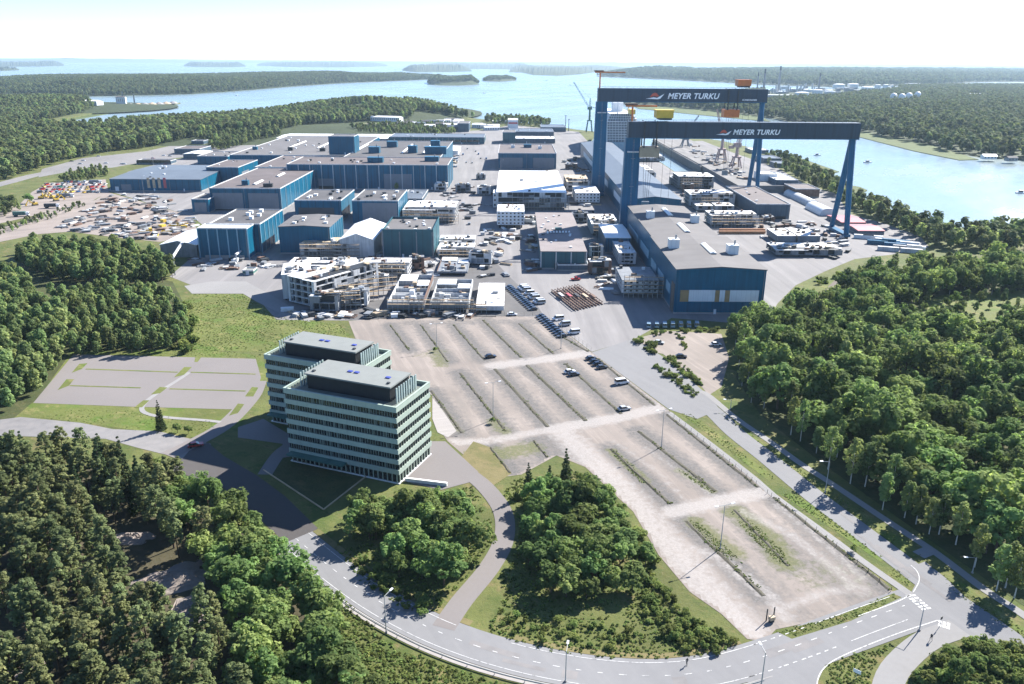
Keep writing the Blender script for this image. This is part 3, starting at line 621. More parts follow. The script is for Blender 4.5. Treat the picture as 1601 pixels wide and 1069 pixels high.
    for u, v, a, b_ in skyl:
        uu, vv = -w+2*w*u, -d+2*d*v; z = zr(uu, vv); q = MB()
        q.box(uu-a/2, uu+a/2, vv-b_/2, vv+b_/2, z-.4, z+.5, 1)
        q.add([(uu-a/2, vv-b_/2, z+.5), (uu+a/2, vv-b_/2, z+.5), (uu+a/2, vv+b_/2, z+.5), (uu-a/2, vv+b_/2, z+.5), (uu, vv-b_/2, z+1.3), (uu, vv+b_/2, z+1.3)], [(0,1,4), (2,3,5), (1,2,5,4), (3,0,4,5)], 0)
        q.build('skylight', ['white_roof', 'steel_grey'], ro)
    for k in range(lights[0] if lights else 0):              # small domes scattered on the roof
        uu, vv = NP.uniform(-.88, .88)*w, NP.uniform(-.85, .85)*d; z = zr(uu, vv); s = NP.uniform(.7, 1.3)*lights[1]
        q = MB(); q.box(uu-s/2, uu+s/2, vv-s/2, vv+s/2, z-.2, z+s*.45); q.box(uu-s*.62, uu+s*.62, vv-s*.62, vv+s*.62, z+s*.45+.003, z+s*.62)
        q.build('roof_vent', 'white_roof' if k % 3 else 'steel_dark', ro)
    return t
GD, BD = 'grey_door', 'brown_door'
def top(xl, xr, yt, yk, H): return (*fit(xl, xr, yt, yk, H), H)
# --- right hand group: the big hall by the car park and what stands round it
H1 = rect(1058, 1199, 491, 422, 371)
hall('big blue hall beside the wood with pale panels along its front', H1, rise=1.3, doors=((.06,.155,6.0,11.5,'ochre_panel'),(.157,.45,6.1,11.6,'white_panel'),(.452,.50,6.0,11.5,'ochre_panel'),(.502,.56,6.1,11.6,'white_panel'),(.562,.615,6.0,11.5,'ochre_panel'),(.617,.94,6.1,11.6,'white_panel')), wall='blue_cladding_plain',
     vents=((.16,.60,5,5,4.2,'white_panel'),(.80,.42,5,5,4.2,'white_panel')), skyl=((.55,.50,3,22),), side_doors=((-.02,-.12,.1,14,BD),(-.16,-.30,6.5,11,'pale_blue'),(-.40,-.62,6.5,11,'pale_blue'),(-.70,-.92,6.5,11,'pale_blue')))
H1b = top(1024, 1128, 371.5, 323, H1[4]-.6); H1b = (H1[0]+1.2, H1[1]-3.0, H1[3]+.3, H1b[3], H1[4]-.6)
hall('rear half of the big blue hall under the nearer gantry crane, grey gabled roof', H1b, rise=1.2, vents=((.20,.55,4.5,4.5,4,'white_panel'),(.85,.42,4.5,4.5,4,'white_panel')), skyl=((.55,.70,3,26),(.55,.20,3,24)), side_doors=((-.1,-.4,6.5,11,'pale_blue'),(-.5,-.9,6.5,11,'pale_blue')))
G1 = rect(968, 1059, 338, 312, 223)
G1 = (83.0, 121.0, 573.0, 1003.0, 17.5)
hall('long pale blue hall with ribbed metal roof behind the blue hall', G1, wall='blue_cladding_plain', roof='roof_sheet', rise=2.2, doors=((.10,.78,.1,12,BD),), side_doors=((-.05,-.2,7,12,'white_panel'),(-.3,-.55,7,12,'white_panel'),(-.6,-.9,7,12,'white_panel')))
hall('dark blue shed with a brown flat roof beside the dock', rect(1183, 1236, 343, 320, 292), wall='slate_cladding', roof='roof_brown', name='warehouse', cat='warehouse', lights=(5,1.2), doors=((.1,.9,.1,2.5,'dark_gap'),))
hall('dark teal workshop with pinkish roof and a row of white roof vents', rect(846, 917, 421, 393.5, 333), wall='teal_cladding', roof='roof_pinkish', rise=.5, axis='x', lights=(20,1.1), ribs=3, vents=((.5,.48,4,3,1.0,'green_steel'),), skyl=tuple((.22+.075*i,.40,1.1,2.6) for i in range(8)), doors=((.3,.98,.1,3.5,'dark_gap'),))
hall('low lean-to with a pale roof in front of the teal workshop', rect(872, 920, 424, 415, 406), name='shed', cat='shed', wall='slate_cladding', roof='pale_membrane', lights=(3,.8))
hall('blue shed with a white sloping roof next to the near crane leg', rect(947, 986, 396, 372, 351), name='shed', cat='shed', wall='blue_cladding', roof='white_roof', rise=1.0, axis='x')
hall('blue workshop with two tall grey doors in the middle of the yard', rect(779, 870, 264, 240, 226), doors=((.03,.42,.2,12,GD),(.60,.97,.2,12,GD)), vents=((.25,.6,4,4,3,'white_panel'),(.52,.65,9,6,3.5,'blue_cladding_plain'),(.74,.5,4,4,3,'white_panel')), roof='roof_brown')
hall('small blue block with no windows at the head of the yard street', rect(786, 806, 224, 207, 203), name='warehouse', cat='warehouse', wall='teal_cladding')
hall('low white shed behind the blue workshop with two grey doors', rect(806, 868, 224, 217, 213), name='shed', cat='shed', wall='slate_cladding', roof='white_roof', lights=(6,1.5))
hall('long low blue shed by the water at the end of the yard', rect(796, 866, 214, 206, 201), name='warehouse', cat='warehouse', wall='slate_cladding', roof='roof_sheet', lights=(5,1.5))
hall('farthest dark blue shed on the shore past the yard street', rect(846, 885, 206, 199, 195), name='warehouse', cat='warehouse', wall='slate_cladding', roof='roof_sheet')
hall('white beach side house with a red band behind the sheds', rect(794, 810, 202, 188, 185), name='house', cat='house', wall='white_panel', roof='white_roof', doors=((.05,.95,9,12,'red_sheet'),))
hall('tall white building among trees beside the far crane leg', rect(1190, 1216, 293, 273, 268), name='warehouse', cat='warehouse', wall='white_panel', roof='white_roof')
hall('white roofed store next to the tall white building by the far crane leg', rect(1214, 1248, 299, 282, 270), name='warehouse', cat='warehouse', wall='slate_cladding', roof='white_roof', lights=(5,1))
hall('low brick red store between the dock and the trees', rect(1244, 1282, 309, 296, 288), name='warehouse', cat='warehouse', wall='rust', roof='roof_brown')
for px, lab in (((1176,1202,240,235,231),'flat white roofed store on the quay past the cranes'),((1195,1222,255,248,243),'grey roofed store hidden among quay side trees'),((1214,1232,262,256,252),'small blue store among the trees behind the cranes')):
    hall(lab, rect(*px), name='shed', cat='shed', wall='slate_cladding', roof='white_roof' if 'white' in lab else 'roof_sheet')
# --- left hand group
hall('big blue hall with two huge grey doors, facing the storage yard', rect(327, 438, 329, 295, 263), doors=((.04,.46,1.0,13.5,GD),(.54,.965,1.0,13.5,GD),(.05,.45,.05,.95,'dark_gap')), sribs=9, rib_mat='pale_blue', roof='roof_brown',
     vents=((.40,.16,5,4,3.4,'blue_cladding_plain'),(.78,.08,7,3,2.4,'dark_gap')), skyl=((.52,.25,3,22),(.62,.62,3,20)))
hall('rear roof of the two door hall with a single long rooflight', top(398, 470, 262, 243.5, rect(327, 438, 329, 295, 263)[4]-.5), roof='roof_brown', lights=(3,1.5), vents=((.7,.3,5,4,3.2,'blue_cladding_plain'),))
hall('low blue annex with a grey door at the corner of the two door hall', rect(299, 325.5, 333, 312, 303), name='annex', cat='shed', doors=((.15,.85,.1,8,GD),))
hall('long blue hall with a light grey gabled roof and four round signs', rect(171, 313, 299, 280.5, 258), rise=1.6, axis='x', roof='roof_sheet', doors=((.05,.09,.1,4,'white_panel'),(.12,.23,.1,6,GD),(.41,.44,3,12,'primer_tan'),(.47,.50,3,12,'primer_tan'),(.53,.56,3,12,'primer_tan'),(.59,.62,3,12,'red_sheet')), lights=(9,1.4))
hall('flat roofed blue wing joined behind the light grey gabled hall', top(322, 372, 262, 250, 15), roof='roof_brown', name='annex', cat='shed', side_doors=((.15,.5,2,10,GD),), lights=(4,1))
H3 = rect(448, 700, 296, 258, 246)
hall('very wide blue hall with white pilasters and two grey doors', H3, ribs=14, sribs=3, roof='roof_brown', doors=((.19,.29,3,9.5,GD),(.19,.29,.1,2.9,'dark_gap'),(.60,.775,.2,14,GD)), vents=((.53,.35,14,8,4.5,'blue_cladding_plain'),(.88,.55,13,7,4,'blue_cladding_plain'),(.10,.5,2,2,1.2,'dark_gap'),(.24,.5,2,2,1.2,'dark_gap'),(.36,.5,2,2,1.2,'dark_gap')), lights=(12,1.6))
hall('broad grey roofed production hall behind the very wide blue hall', (lambda a: (a[0], a[1], H3[3]+.5, a[3], a[4]))(top(541, 690, 244, 220.5, H3[4]-1)), roof='roof_dark', vents=((.25,.28,11,9,6,'blue_cladding_plain'),(.35,.62,11,9,6,'blue_cladding_plain'),(.66,.30,9,9,7,'blue_cladding_plain'),(.85,.62,10,9,7,'blue_cladding_plain'),(.92,.25,22,9,7,'blue_cladding_plain')), skyl=((.02,.5,3,90),(.55,.5,2.5,90),(.78,.5,2.5,90)))
hall('square windowless blue tower rising out of the wide roofs', rect(513, 553.5, 242, 213.5, 210, 19), z0=19, name='hoist_tower', cat='tower', plinth=False, wall='blue_cladding_plain')
hall('wide grey roofed hall with thin chimneys left of the blue tower', top(359, 540, 243, 213, 15), roof='roof_grey', lights=(26,2.2), vents=((.42,.22,5,4,3.5,'dark_gap'),(.72,.2,6,4,3,'dark_gap'),(.08,.25,5,4,3,'blue_cladding_plain')), skyl=((.35,.5,2.5,80),(.62,.5,2.5,80)))
hall('blue hall with a grey roof at the back by the car park', rect(308, 356, 258, 244.5, 237), lights=(5,1.5))
hall('long store with a bright white roof in front of the forest', rect(432, 606, 223, 216.5, 209.5), name='warehouse', cat='warehouse', wall='slate_cladding', roof='white_roof', rise=1.2, axis='x')
hall('long low blue store with bays of glass along the yard street', rect(608, 757, 225, 214.5, 209), name='warehouse', cat='warehouse', wall='teal_cladding', roof='roof_sheet', ribs=16, rib_mat='steel_grey', lights=(8,1.6), doors=((.2,.5,3,6,'glass_dark'),(.6,.95,3,6,'glass_dark')))
hall('tall dark grey block with one white end at the far end of the street', rect(715, 733, 206, 193, 189.5), name='warehouse', cat='warehouse', wall='slate_cladding')
hall('low glass fronted office between the car park and gabled hall', rect(213, 267, 257, 251.5, 249), name='office_building', cat='office', wall='slate_cladding', doors=((.02,.98,2,5,'glass_dark'),))
hall('white roofed shed beside the back car park', rect(286, 316, 249, 241, 236), name='shed', cat='shed', wall='slate_cladding', roof='white_roof', rise=1, axis='y')
hall('grey hipped roof shed at the back edge of the car park', rect(272, 312, 241, 233, 228), name='shed', cat='shed', wall='slate_cladding', roof='roof_brown')
hall('small dark building at the forest edge of the back car park', rect(299, 318, 226, 220.5, 218.5), name='shed', cat='shed', wall='slate_cladding', roof='roof_dark')
hall('white shed alone among the far left trees', rect(96, 122, 216, 212.5, 211), name='shed', cat='shed', wall='white_panel', roof='white_roof', rise=1, axis='x')
L7 = rect(308, 385.5, 405, 358, 351)
hall('tall blue block with four thin white seams facing the grass bank', L7, name='paint_shop', wall='blue_cladding_plain', roof='white_roof', ribs=5, rib_mat='pale_blue', doors=((.1,.9,.1,2.4,'concrete'),))
hall('grey roofed rear of the tall blue block with white roof cowls', (lambda a: (L7[0]+2, a[1], L7[3]+.4, a[3], a[4]))(top(325, 409, 349, 328, L7[4])), name='paint_shop', roof='roof_dark', vents=((.30,.25,2.2,2.2,1.6,'white_roof'),(.45,.75,2.2,2.2,1.6,'white_roof'),(.47,.6,2.2,2.2,1.6,'white_roof'),(.62,.85,2.2,2.2,1.6,'white_roof'),(.66,.35,2.2,2.2,1.6,'white_roof'),(.72,.55,2.2,2.2,1.6,'white_roof')), sribs=6, rib_mat='pale_blue')
hall('blue block with a low grey roof right of the seamed blue block', rect(435, 515, 397, 355, 337), wall='blue_cladding_plain', roof='roof_grey', lights=(9,1.6), sribs=6, rib_mat='pale_blue', rise=.8)
hall('blue hall with one wide dark door behind the low grey roof', rect(460, 533, 346, 314, 297), roof='roof_dark', doors=((.08,.84,2.5,10,'roof_dark'),), lights=(12,1.8))
hall('blue hall with a tall pale grey door and white roof cowls', rect(550, 622, 351, 314.5, 297), roof='roof_dark', doors=((.22,.97,.3,15.5,GD),), lights=(13,1.9), sribs=5, rib_mat='pale_blue')
hall('teal hall with three wall bays and a parapet round its roof', rect(598, 677, 403, 362, 342), wall='teal_cladding', roof='roof_grey', ribs=3, rib_mat='steel_grey', lights=(14,1.3), parapet=1.4)
hall('grey flat store between the pale grey door hall and the street', rect(628, 660, 318, 311, 297), name='shed', cat='shed', wall='slate_cladding', roof='roof_sheet', lights=(3,1.5))
hall('white store with a low gable beside the very wide hall', rect(683, 716, 243, 236, 229), name='shed', cat='shed', wall='white_panel', roof='white_roof', rise=1, axis='y')
hall('tiny teal hut with a flat roof by the apron', rect(379, 396, 430, 424, 419), name='hut', cat='hut', wall='green_steel', roof='pale_membrane', doors=((.3,.6,.1,2.2,'white_panel'),))
# white fabric shelters and sheds
hall('white gabled fabric shelter between the blue block and the teal hall', rect(531, 584, 402, 375, 350), name='storage_tent', cat='tent', wall='steel_white', roof='tarp_white', rise=3.6, plinth=False)
hall('white shed with a double pitched roof against the seamed blue block', rect(250, 307, 402, 383, 362), name='storage_tent', cat='tent', wall='steel_grey', roof='tarp_white', rise=2.4, plinth=False)
def tent(label, px, mat):
    x0, x1, y0, y1, H = rect(*px); w, d = (x1-x0)/2, (y1-y0)/2; FOOT.append((x0, x1, y0, y1))
    t = thing('storage_tent', label, 'tent', ((x0+x1)/2, (y0+y1)/2, 0)); b = MB(); n = 10
    pr = [(-w*math.cos(math.pi*i/n), H*1.15*math.sin(math.pi*i/n)**.8) for i in range(n+1)]
    b.add([(x, y, z) for y in (-d, d) for x, z in pr], [(i+n+1, i+n+2, i+1, i)[::-1] for i in range(n)]); b.build('cover', mat, t, True)
    e = MB(); e.add([(x, -d+.05, z) for x, z in pr], [tuple(range(n+1))[::-1]]); e.add([(x, d-.05, z) for x, z in pr], [tuple(range(n+1))]); e.build('end_wall', 'white_panel', t)
tent('long grey barrel roofed shelter beside the white shelter near the far crane leg', (1262,1282,322,314,297), 'steel_white')
tent('white barrel roofed shelter beside the near crane right leg', (1283,1308,337,327,316), 'tarp_white')
hall('shed with one white and one red roof half behind the near crane leg', rect(1316, 1354, 353, 348, 337), name='shed', cat='shed', wall='slate_cladding', roof='red_sheet', rise=.8, axis='x')
hall('red and white roofed shed in front of the shoreline trees', rect(1342, 1383, 367, 361, 351), name='shed', cat='shed', wall='slate_cladding', roof='red_sheet', rise=.8, axis='x')

# ------------------------------------------------------------------ ship blocks: sections of hull and deckhouse waiting in the yard
def ship_block(label, r, storeys, style='open', wall='steel_white', roof='white_roof', rz=0.0, stand=1.2, clutter=5, tint=None, name='ship_block', group=None, box=None):
    if box: cx, cy, w, d, H = box
    else: x0, x1, y0, y1, H = r; cx, cy, w, d = (x0+x1)/2, (y0+y1)/2, (x1-x0)/2, (y1-y0)/2
    FOOT.append((cx-w, cx+w, cy-d, cy+d))
    t = thing(name, label, 'ship section', (cx, cy, 0), rz, group)
    hs = (H-stand)/storeys
    for i in range(storeys):
        z = stand + i*hs
        MB().box(-w, w, -d, d, z, z+.35).build('deck', wall, t)
        q = MB(); q.box(-w+1.6, w-1.6, -d+1.6, d-1.6, z+.36, z+hs-.01, 1)
        if style == 'closed':
            q = MB(); q.box(-w+.05, w-.05, -d+.05, d-.05, z+.36, z+hs-.01, 0)
        else:
            n = max(3, int(w*2/4.2))
            for k in range(n+1):
                if NP.random() < .82:
                    u = -w + 2*w*k/n; u = min(max(u, -w+.1), w-.1)
                    for s in (-1, 1): q.box(u-.09, u+.09, min(s*(d-.02), s*(d-1.6)), max(s*(d-.02), s*(d-1.6)), z+.36, z+hs-.01, 0)
            nd = max(3, int(d*2/4.5))
            for k in range(nd+1):
                v = min(max(-d + 2*d*k/nd, -d+.1), d-.1)
                for s in (-1, 1): q.box(min(s*(w-.02), s*(w-1.6)), max(s*(w-.02), s*(w-1.6)), v-.09, v+.09, z+.36, z+hs-.01, 0)
            for k in range(n):                               # some bays are plated over
                if NP.random() < (.5 if style == 'open' else 1):
                    u0, u1 = -w + 2*w*k/n, -w + 2*w*(k+1)/n; f = 1 if NP.random() < .4 else .45
                    q.box(u0+.1, u1-.1, -d+.04, -d+.16, z+.36, z+.36+(hs-.37)*f, 0 if NP.random() < .6 else 2)
        q.build('bulkhead', [wall, 'dark_gap', 'steel_grey'], t)
        if style == 'windows':
            n = max(4, int(w*2/2.6)); g = MB(); MB().box(-w+.1, w-.1, -d-.02, -d+.06, z+.36, z+hs-.01).build('side_plating', 'white_paint', t)
            for k in range(n):
                u = -w + 2*w*(k+.5)/n; g.box(u-.62, u+.62, -d-.06, -d-.03, z+hs*.34, z+hs*.76)
            g.build('window_row', 'glass_dark', t)
    cu = NP.uniform(.25,.5) if style == 'open' and clutter > 4 else 0; q = MB(); q.box(-w-.05, w+.05, -d+2*d*cu, d+.05, H+.003, H+.3); (q.box(-w-.05, w*NP.uniform(-.2,.5), -d-.05, -d+2*d*cu-.01, H-.35, H-.02) if cu else None); q.build('roof_plate', 'patchy_white' if roof == 'white_roof' else roof, t)
    for k in range(min(26, clutter*2)):
        a, b_, h = NP.uniform(.5, 3.0), NP.uniform(.5, 3.0)*(1 if k % 3 else .25), NP.uniform(.3, 1.5); u, v = NP.uniform(-w+2, w-2), NP.uniform(-d+2, d-2)
        MB().box(u-a/2, u+a/2, v-b_/2, v+b_/2, H+.31, H+.31+h).build(('bulkhead_stub', 'fan_casing', 'pipe_crate')[k % 3], ('steel_grey', 'white_paint', 'steel_dark', 'rust', 'steel_grey', 'primer_tan')[int(NP.integers(6))], t)
    if stand > .5:
        for u in (-.8, -.27, .27, .8):
            for v in (-.8, .8): MB().box(u*w-.5, u*w+.5, v*d-.5, v*d+.5, 0, stand-.003).build('trestle', 'steel_dark', t)
    return t
def hull_block(label, r, mat='steel_grey', rim='steel_white', cells=3):
    """an open bottom section of a hull: a tray with frames, tanks and loose plates in it"""
    x0, x1, y0, y1, H = r; cx, cy, w, d = (x0+x1)/2, (y0+y1)/2, (x1-x0)/2, (y1-y0)/2; FOOT.append((x0, x1, y0, y1))
    t = thing('hull_section', label, 'ship section', (cx, cy, 0)); s0 = 1.4
    MB().box(-w, w, -d, d, s0, s0+H*.35).build('bottom', mat, t)
    for q, nm in (((-w, w, -d, -d+.4), 'front_plating'), ((-w, w, d-.4, d), 'rear_plating'), ((-w, -w+.4, -d+.41, d-.41), 'side_plating'), ((w-.4, w, -d+.41, d-.41), 'side_plating')):
        MB().box(*q, s0+H*.35+.003, H).build(nm, rim if nm != 'side_plating' else ('rust' if NP.random() < .5 else rim), t)
    for k in range(cells):
        v = -d + 2*d*(k+1)/(cells+1); MB().box(-w+.42, w-.42, v-.12, v+.12, s0+H*.35+.004, H-.5).build('frame_wall', rim, t)
    MB().box(-w+.6, -w+w*1.1, d*.45, d*.94, H+.004, H+.35).build('deck_plate', 'white_roof', t)
    if NP.random() < .7: MB().box(w*.25, w*.92, d*.1, d*.5, H+.004, H+.35).build('deck_plate', 'white_roof', t)
    for k in range(16):
        a, b_, h = NP.uniform(.8, 2.6), NP.uniform(.8, 2.6), NP.uniform(.6, 2.4); u, v = NP.uniform(-w+2, w-2), NP.uniform(-d+1.5, d*.4)
        MB().box(u-a/2, u+a/2, v-b_/2, v+b_/2, s0+H*.35+.004, s0+H*.35+h).build(('tank', 'plate_stack', 'pump')[k % 3], ('steel_grey', 'white_paint', 'rust', 'primer_tan', 'steel_white')[int(NP.integers(5))], t)
    for u in (-.7, 0, .7):
        for v in (-.75, .75): MB().box(u*w-.6, u*w+.6, v*d-.6, v*d+.6, 0, s0-.003).build('trestle', 'steel_dark', t)
ship_block('long ship section with a tan topped deck in front of the blue block', rect(469, 546, 403, 382, 371.5), 3, 'open', roof='primer_tan', clutter=7)
ship_block('wide white topped ship section behind the angled white sections', rect(447, 548, 432, 415, 403), 2, 'open', clutter=12)
ship_block('white ship section with a blank white end nearest the grass bank', None, 3, 'closed', wall='steel_white', rz=R(12), clutter=8, box=(*(lambda a: (a[0]+3, a[1]+12))(G(447, 470)), 6.5, 12, 13))
a, b_ = G(497, 484), G(596, 452); yw = math.atan2(b_[1]-a[1], b_[0]-a[0])
ln = math.hypot(b_[0]-a[0], b_[1]-a[1])
ship_block('longest angled white ship section with open decks along its side', None, 4, 'open', rz=yw, clutter=14, box=((a[0]+b_[0])/2-9*math.sin(yw)*1.0-1, (a[1]+b_[1])/2+9*math.cos(yw), ln/2, 9, 13.5))
ship_block('grey white ship section with two recessed decks behind the open hull sections', rect(562, 637, 437, 416.5, 403.5), 3, 'open', clutter=6)
hull_block('open white hull section with its deck half plated, near the gravel lot', rect(606, 662, 488, 471, 429))
hull_block('open white hull section with two square deck plates in the front row', rect(673, 733, 488, 471, 436), cells=4)
ship_block('plain white topped ship section at the end of the front row', rect(744, 788, 489, 479, 443), 2, 'closed', clutter=2)
hull_block('dark grey open hull section behind the front row', rect(683, 731, 431, 424, 402), 'steel_grey', 'steel_grey', cells=5)
ship_block('flat stack of white deck panels on trestles beside the teal hall', rect(684, 741, 402, 390, 380), 1, 'open', clutter=6)
ship_block('narrow white deck panel with a dark slot behind the stacked deck panels', rect(686, 742, 384, 377, 368), 1, 'open', clutter=6)
ship_block('white ship section with a tan patch beside the pale grey door hall', rect(629, 711, 348, 328, 314), 3, 'open', clutter=6)
ship_block('huge pale ship section with a bright white top and open side in mid yard', rect(776, 886, 327, 301, 267), 3, 'open', roof='tarp_white', clutter=4)
ship_block('white deckhouse with three rows of windows in front of the huge pale section', rect(771, 809, 325, 302, 297), 3, 'windows', wall='white_paint', clutter=3, stand=.4)
ship_block('detached white deckhouse with two window rows on stilts in the street', rect(777, 820, 357, 331, 320), 4, 'windows', wall='white_paint', clutter=4, stand=2.5)
ship_block('white deckhouse with a window row beside the crane leg', rect(900, 938, 319, 302, 291), 3, 'windows', wall='white_paint', clutter=2, stand=1.5)
ship_block('white section with a tan top behind the deckhouse near the crane leg', rect(886, 922, 298, 284, 273.5), 2, 'open', roof='primer_tan', clutter=7)
ship_block('ragged ship section full of plates beside the blue shed', rect(925, 968, 368, 350, 335), 2, 'open', clutter=12)
ship_block('white ship section standing against the flank of the big blue hall', rect(968, 995, 416, 396, 377), 3, 'open', clutter=3)
ship_block('grey ship section with a porthole row nearest to the big blue hall', rect(973, 1030, 464, 439, 418), 3, 'windows', wall='steel_white', roof='steel_grey', clutter=3, stand=2)
ship_block('tall dark sided ship section with four open decks by the dock head', rect(1061, 1117, 296, 276, 270), 4, 'open', wall='steel_grey', clutter=3)
ship_block('long white topped ship section behind the blue hall roof', rect(1079, 1150, 324, 304, 297), 3, 'open', clutter=6)
ship_block('small white topped section in front of the long white topped one', rect(1089, 1115, 331, 322, 317), 1, 'open', clutter=2)
ship_block('white topped section beside the small one near the brown roofed shed', rect(1119, 1148, 332, 322, 317), 1, 'open', clutter=3)
ship_block('twin white ship section with two raised tops near the brown roofed shed', rect(1112, 1187, 354, 337, 329.5), 2, 'open', clutter=7)
ship_block('low green sided white topped section east of the big hall', rect(1216, 1245, 381, 369, 358), 2, 'closed', wall='steel_grey', clutter=3)
ship_block('low green sided section between the crane leg and its white topped twin', rect(1248, 1283, 381, 369, 358), 2, 'closed', wall='steel_grey', clutter=4)
ship_block('row of grey ship modules at the foot of the near crane right leg', rect(1214, 1318, 402, 391, 380), 1, 'open', wall='steel_grey', roof='steel_white', clutter=14)
ship_block('dark sided ship section along the quay edge of the dock', rect(997, 1040, 253, 246, 240), 2, 'open', clutter=5)
ship_block('low pale section lying at the dock head', rect(984, 1026, 279, 270, 258), 1, 'open', clutter=9)
# ------------------------------------------------------------------ the two mint green office towers
YAW = R(-21.5)
def office(label, org, W, D):
    """a seven storey slab: rings of pale panels with recessed ribbon windows between them; local x along the front, y to the back"""
    H = 24.2; t = thing('office_building', label, 'office building', org, YAW); t.scale.z = .955
    def ring(mb, o, z0, z1, th=.5, m=0):
        mb.box(-W+o, -o, o, o+th, z0, z1, m); mb.box(-W+o, -o, D-o-th, D-o, z0, z1, m)
        mb.box(-W+o, -W+o+th, o+th, D-o-th, z0, z1, m); mb.box(-o-th, -o, o+th, D-o-th, z0, z1, m)
    MB().box(-W+1.2, -1.2, 1.2, D-1.2, .1, H-1.3).build('core', 'steel_dark', t)
    zt = [22.6 - 3.25*i for i in range(6)]
    q = MB(); ring(q, 0, 22.6, H); ring(q, -.06, H, H+.12, .62); q.build('parapet', 'mint_panel', t)
    for i, z in enumerate(zt):
        lo = z - 1.75
        g = MB(); ring(g, .32, lo, z, .3); wb = g.build('window_band', 'glass_dark', t)
        k = MB(); n = 7; p = 5
        for b in range(n):
            for j in range(p+1):
                u = -W+.6 + (W-1.2)*(b + .06 + .80*j/p)/n
                k.box(u-.07, u+.07, .14, .31, lo+.02, z-.02)
                if j < p and NP.random() < .16: k.box(u+.12, u+.12+(W-1.2)*.8/n/p*.3, .24, .31, lo+.03, z-.03)
        for j in range(15):
            v = .7 + (D-1.4)*j/14; k.box(-.31, -.10, v-.05, v+.05, lo+.02, z-.02); k.box(-W+.10, -W+.31, v-.05, v+.05, lo+.02, z-.02)
        k.build('mullions', 'sage_frame', wb)
        s = MB(); ring(s, 0, lo-1.5, lo); s.build('spandrel_band', 'mint_panel', t)
    g = MB(); ring(g, .5, .3, 3.1, .3); gb = g.build('ground_floor_glazing', 'glass_dark', t)
    k = MB()
    for j in range(24): u = -W+.9 + (W-1.8)*j/23; k.box(u-.12, u+.12, .2, .49, .3, 3.08)
    for j in range(12): v = .9 + (D-1.8)*j/11; k.box(-.49, -.2, v-.12, v+.12, .3, 3.08)
    k.build('mullions', 'mint_panel', gb)
    s = MB(); ring(s, .1, 0, .3, .6); s.build('plinth', 'white_paint', t)
    MB().box(-W*.98, -W*.46, -2.4, -.01, 3.3, 3.75).build('entrance_canopy', 'green_steel', t)
    MB().box(-W+.5, -.5, .5, D-.5, H-1.15, H-1.0).build('roof_deck', 'mint_roof', t)
    a, b, c, d = -W+5.0, -4.4, 4.6, D-4.2; z = H-1.0
    ph = MB(); ph.box(a, b, c, d, z, z+4.4); ph = ph.build('penthouse', 'louvre_black', t)
    MB().box(a-.5, b+.5, c-.5, d+.5, z+4.403, z+4.85).build('penthouse_roof', 'pale_membrane', ph)
    for u in (-W*.56, -W*.50, -W*.22): MB().box(u-.7, u+.7, (c+d)/2-.5, (c+d)/2+.5, z+4.855, z+5.15).build('skylight', 'solar_blue', ph)
    for u in (a+1.2, b-1.4): MB().box(u-.4, u+.4, c+1.4, c+2.2, z+4.855, z+5.25).build('roof_hatch', 'steel_dark', ph)
    for i in range(9):                                       # upright fins screening both ends of the plant room
        v = c + (d-c)*i/8
        for u in (a-2.1, b+2.1): MB().box(u-.11, u+.11, v-.32, v+.32, z, z+4.7).build('screen_fin', 'sage_pale', t)
    MB().box(a-2.2, a-.6, d-.5, d-.3, z, z+4.4).build('screen_wall', 'mint_panel', t); MB().box(b+.6, b+2.2, d-.5, d-.3, z, z+4.4).build('screen_wall', 'mint_panel', t)
    return t
O0 = Vector((*G(627,750), 0)); UX = Vector((math.cos(YAW), math.sin(YAW), 0)); VX = Vector((-math.sin(YAW), math.cos(YAW), 0))
office('nearer mint green office tower with ribbon windows and a black plant room', O0 + UX*1.0 - VX*2.6, 36.2, 19.6)
office('mint green office tower half hidden behind its nearer twin', O0 - UX*22.6 + VX*17.6, 35.0, 18.5)
t = thing('retaining_wall', 'low white wall at the foot of the nearer mint tower', 'wall', (0,0,0)); A, B = Vector((*G(634,752), 0)), Vector((*G(699,760), 0))
MB().beam(A+Vector((0,0,.5)), B+Vector((0,0,.5)), .5, 1.0).build('wall', 'white_paint', t); MB().beam(A+Vector((0,0,1.06)), B+Vector((0,0,1.06)), .7, .1).build('coping', 'white_roof', t)
t = thing('garden_edging', 'thin pale edging round the dark lawn below the nearer mint tower', 'edging', (0,0,0)); q = MB()
for a, b in (((412,735),(506,797)),((506,797),(574,744))): q.beam((*G(*a), .15), (*G(*b), .15), .3, .3)
q.build('edging', 'primer_tan', t)

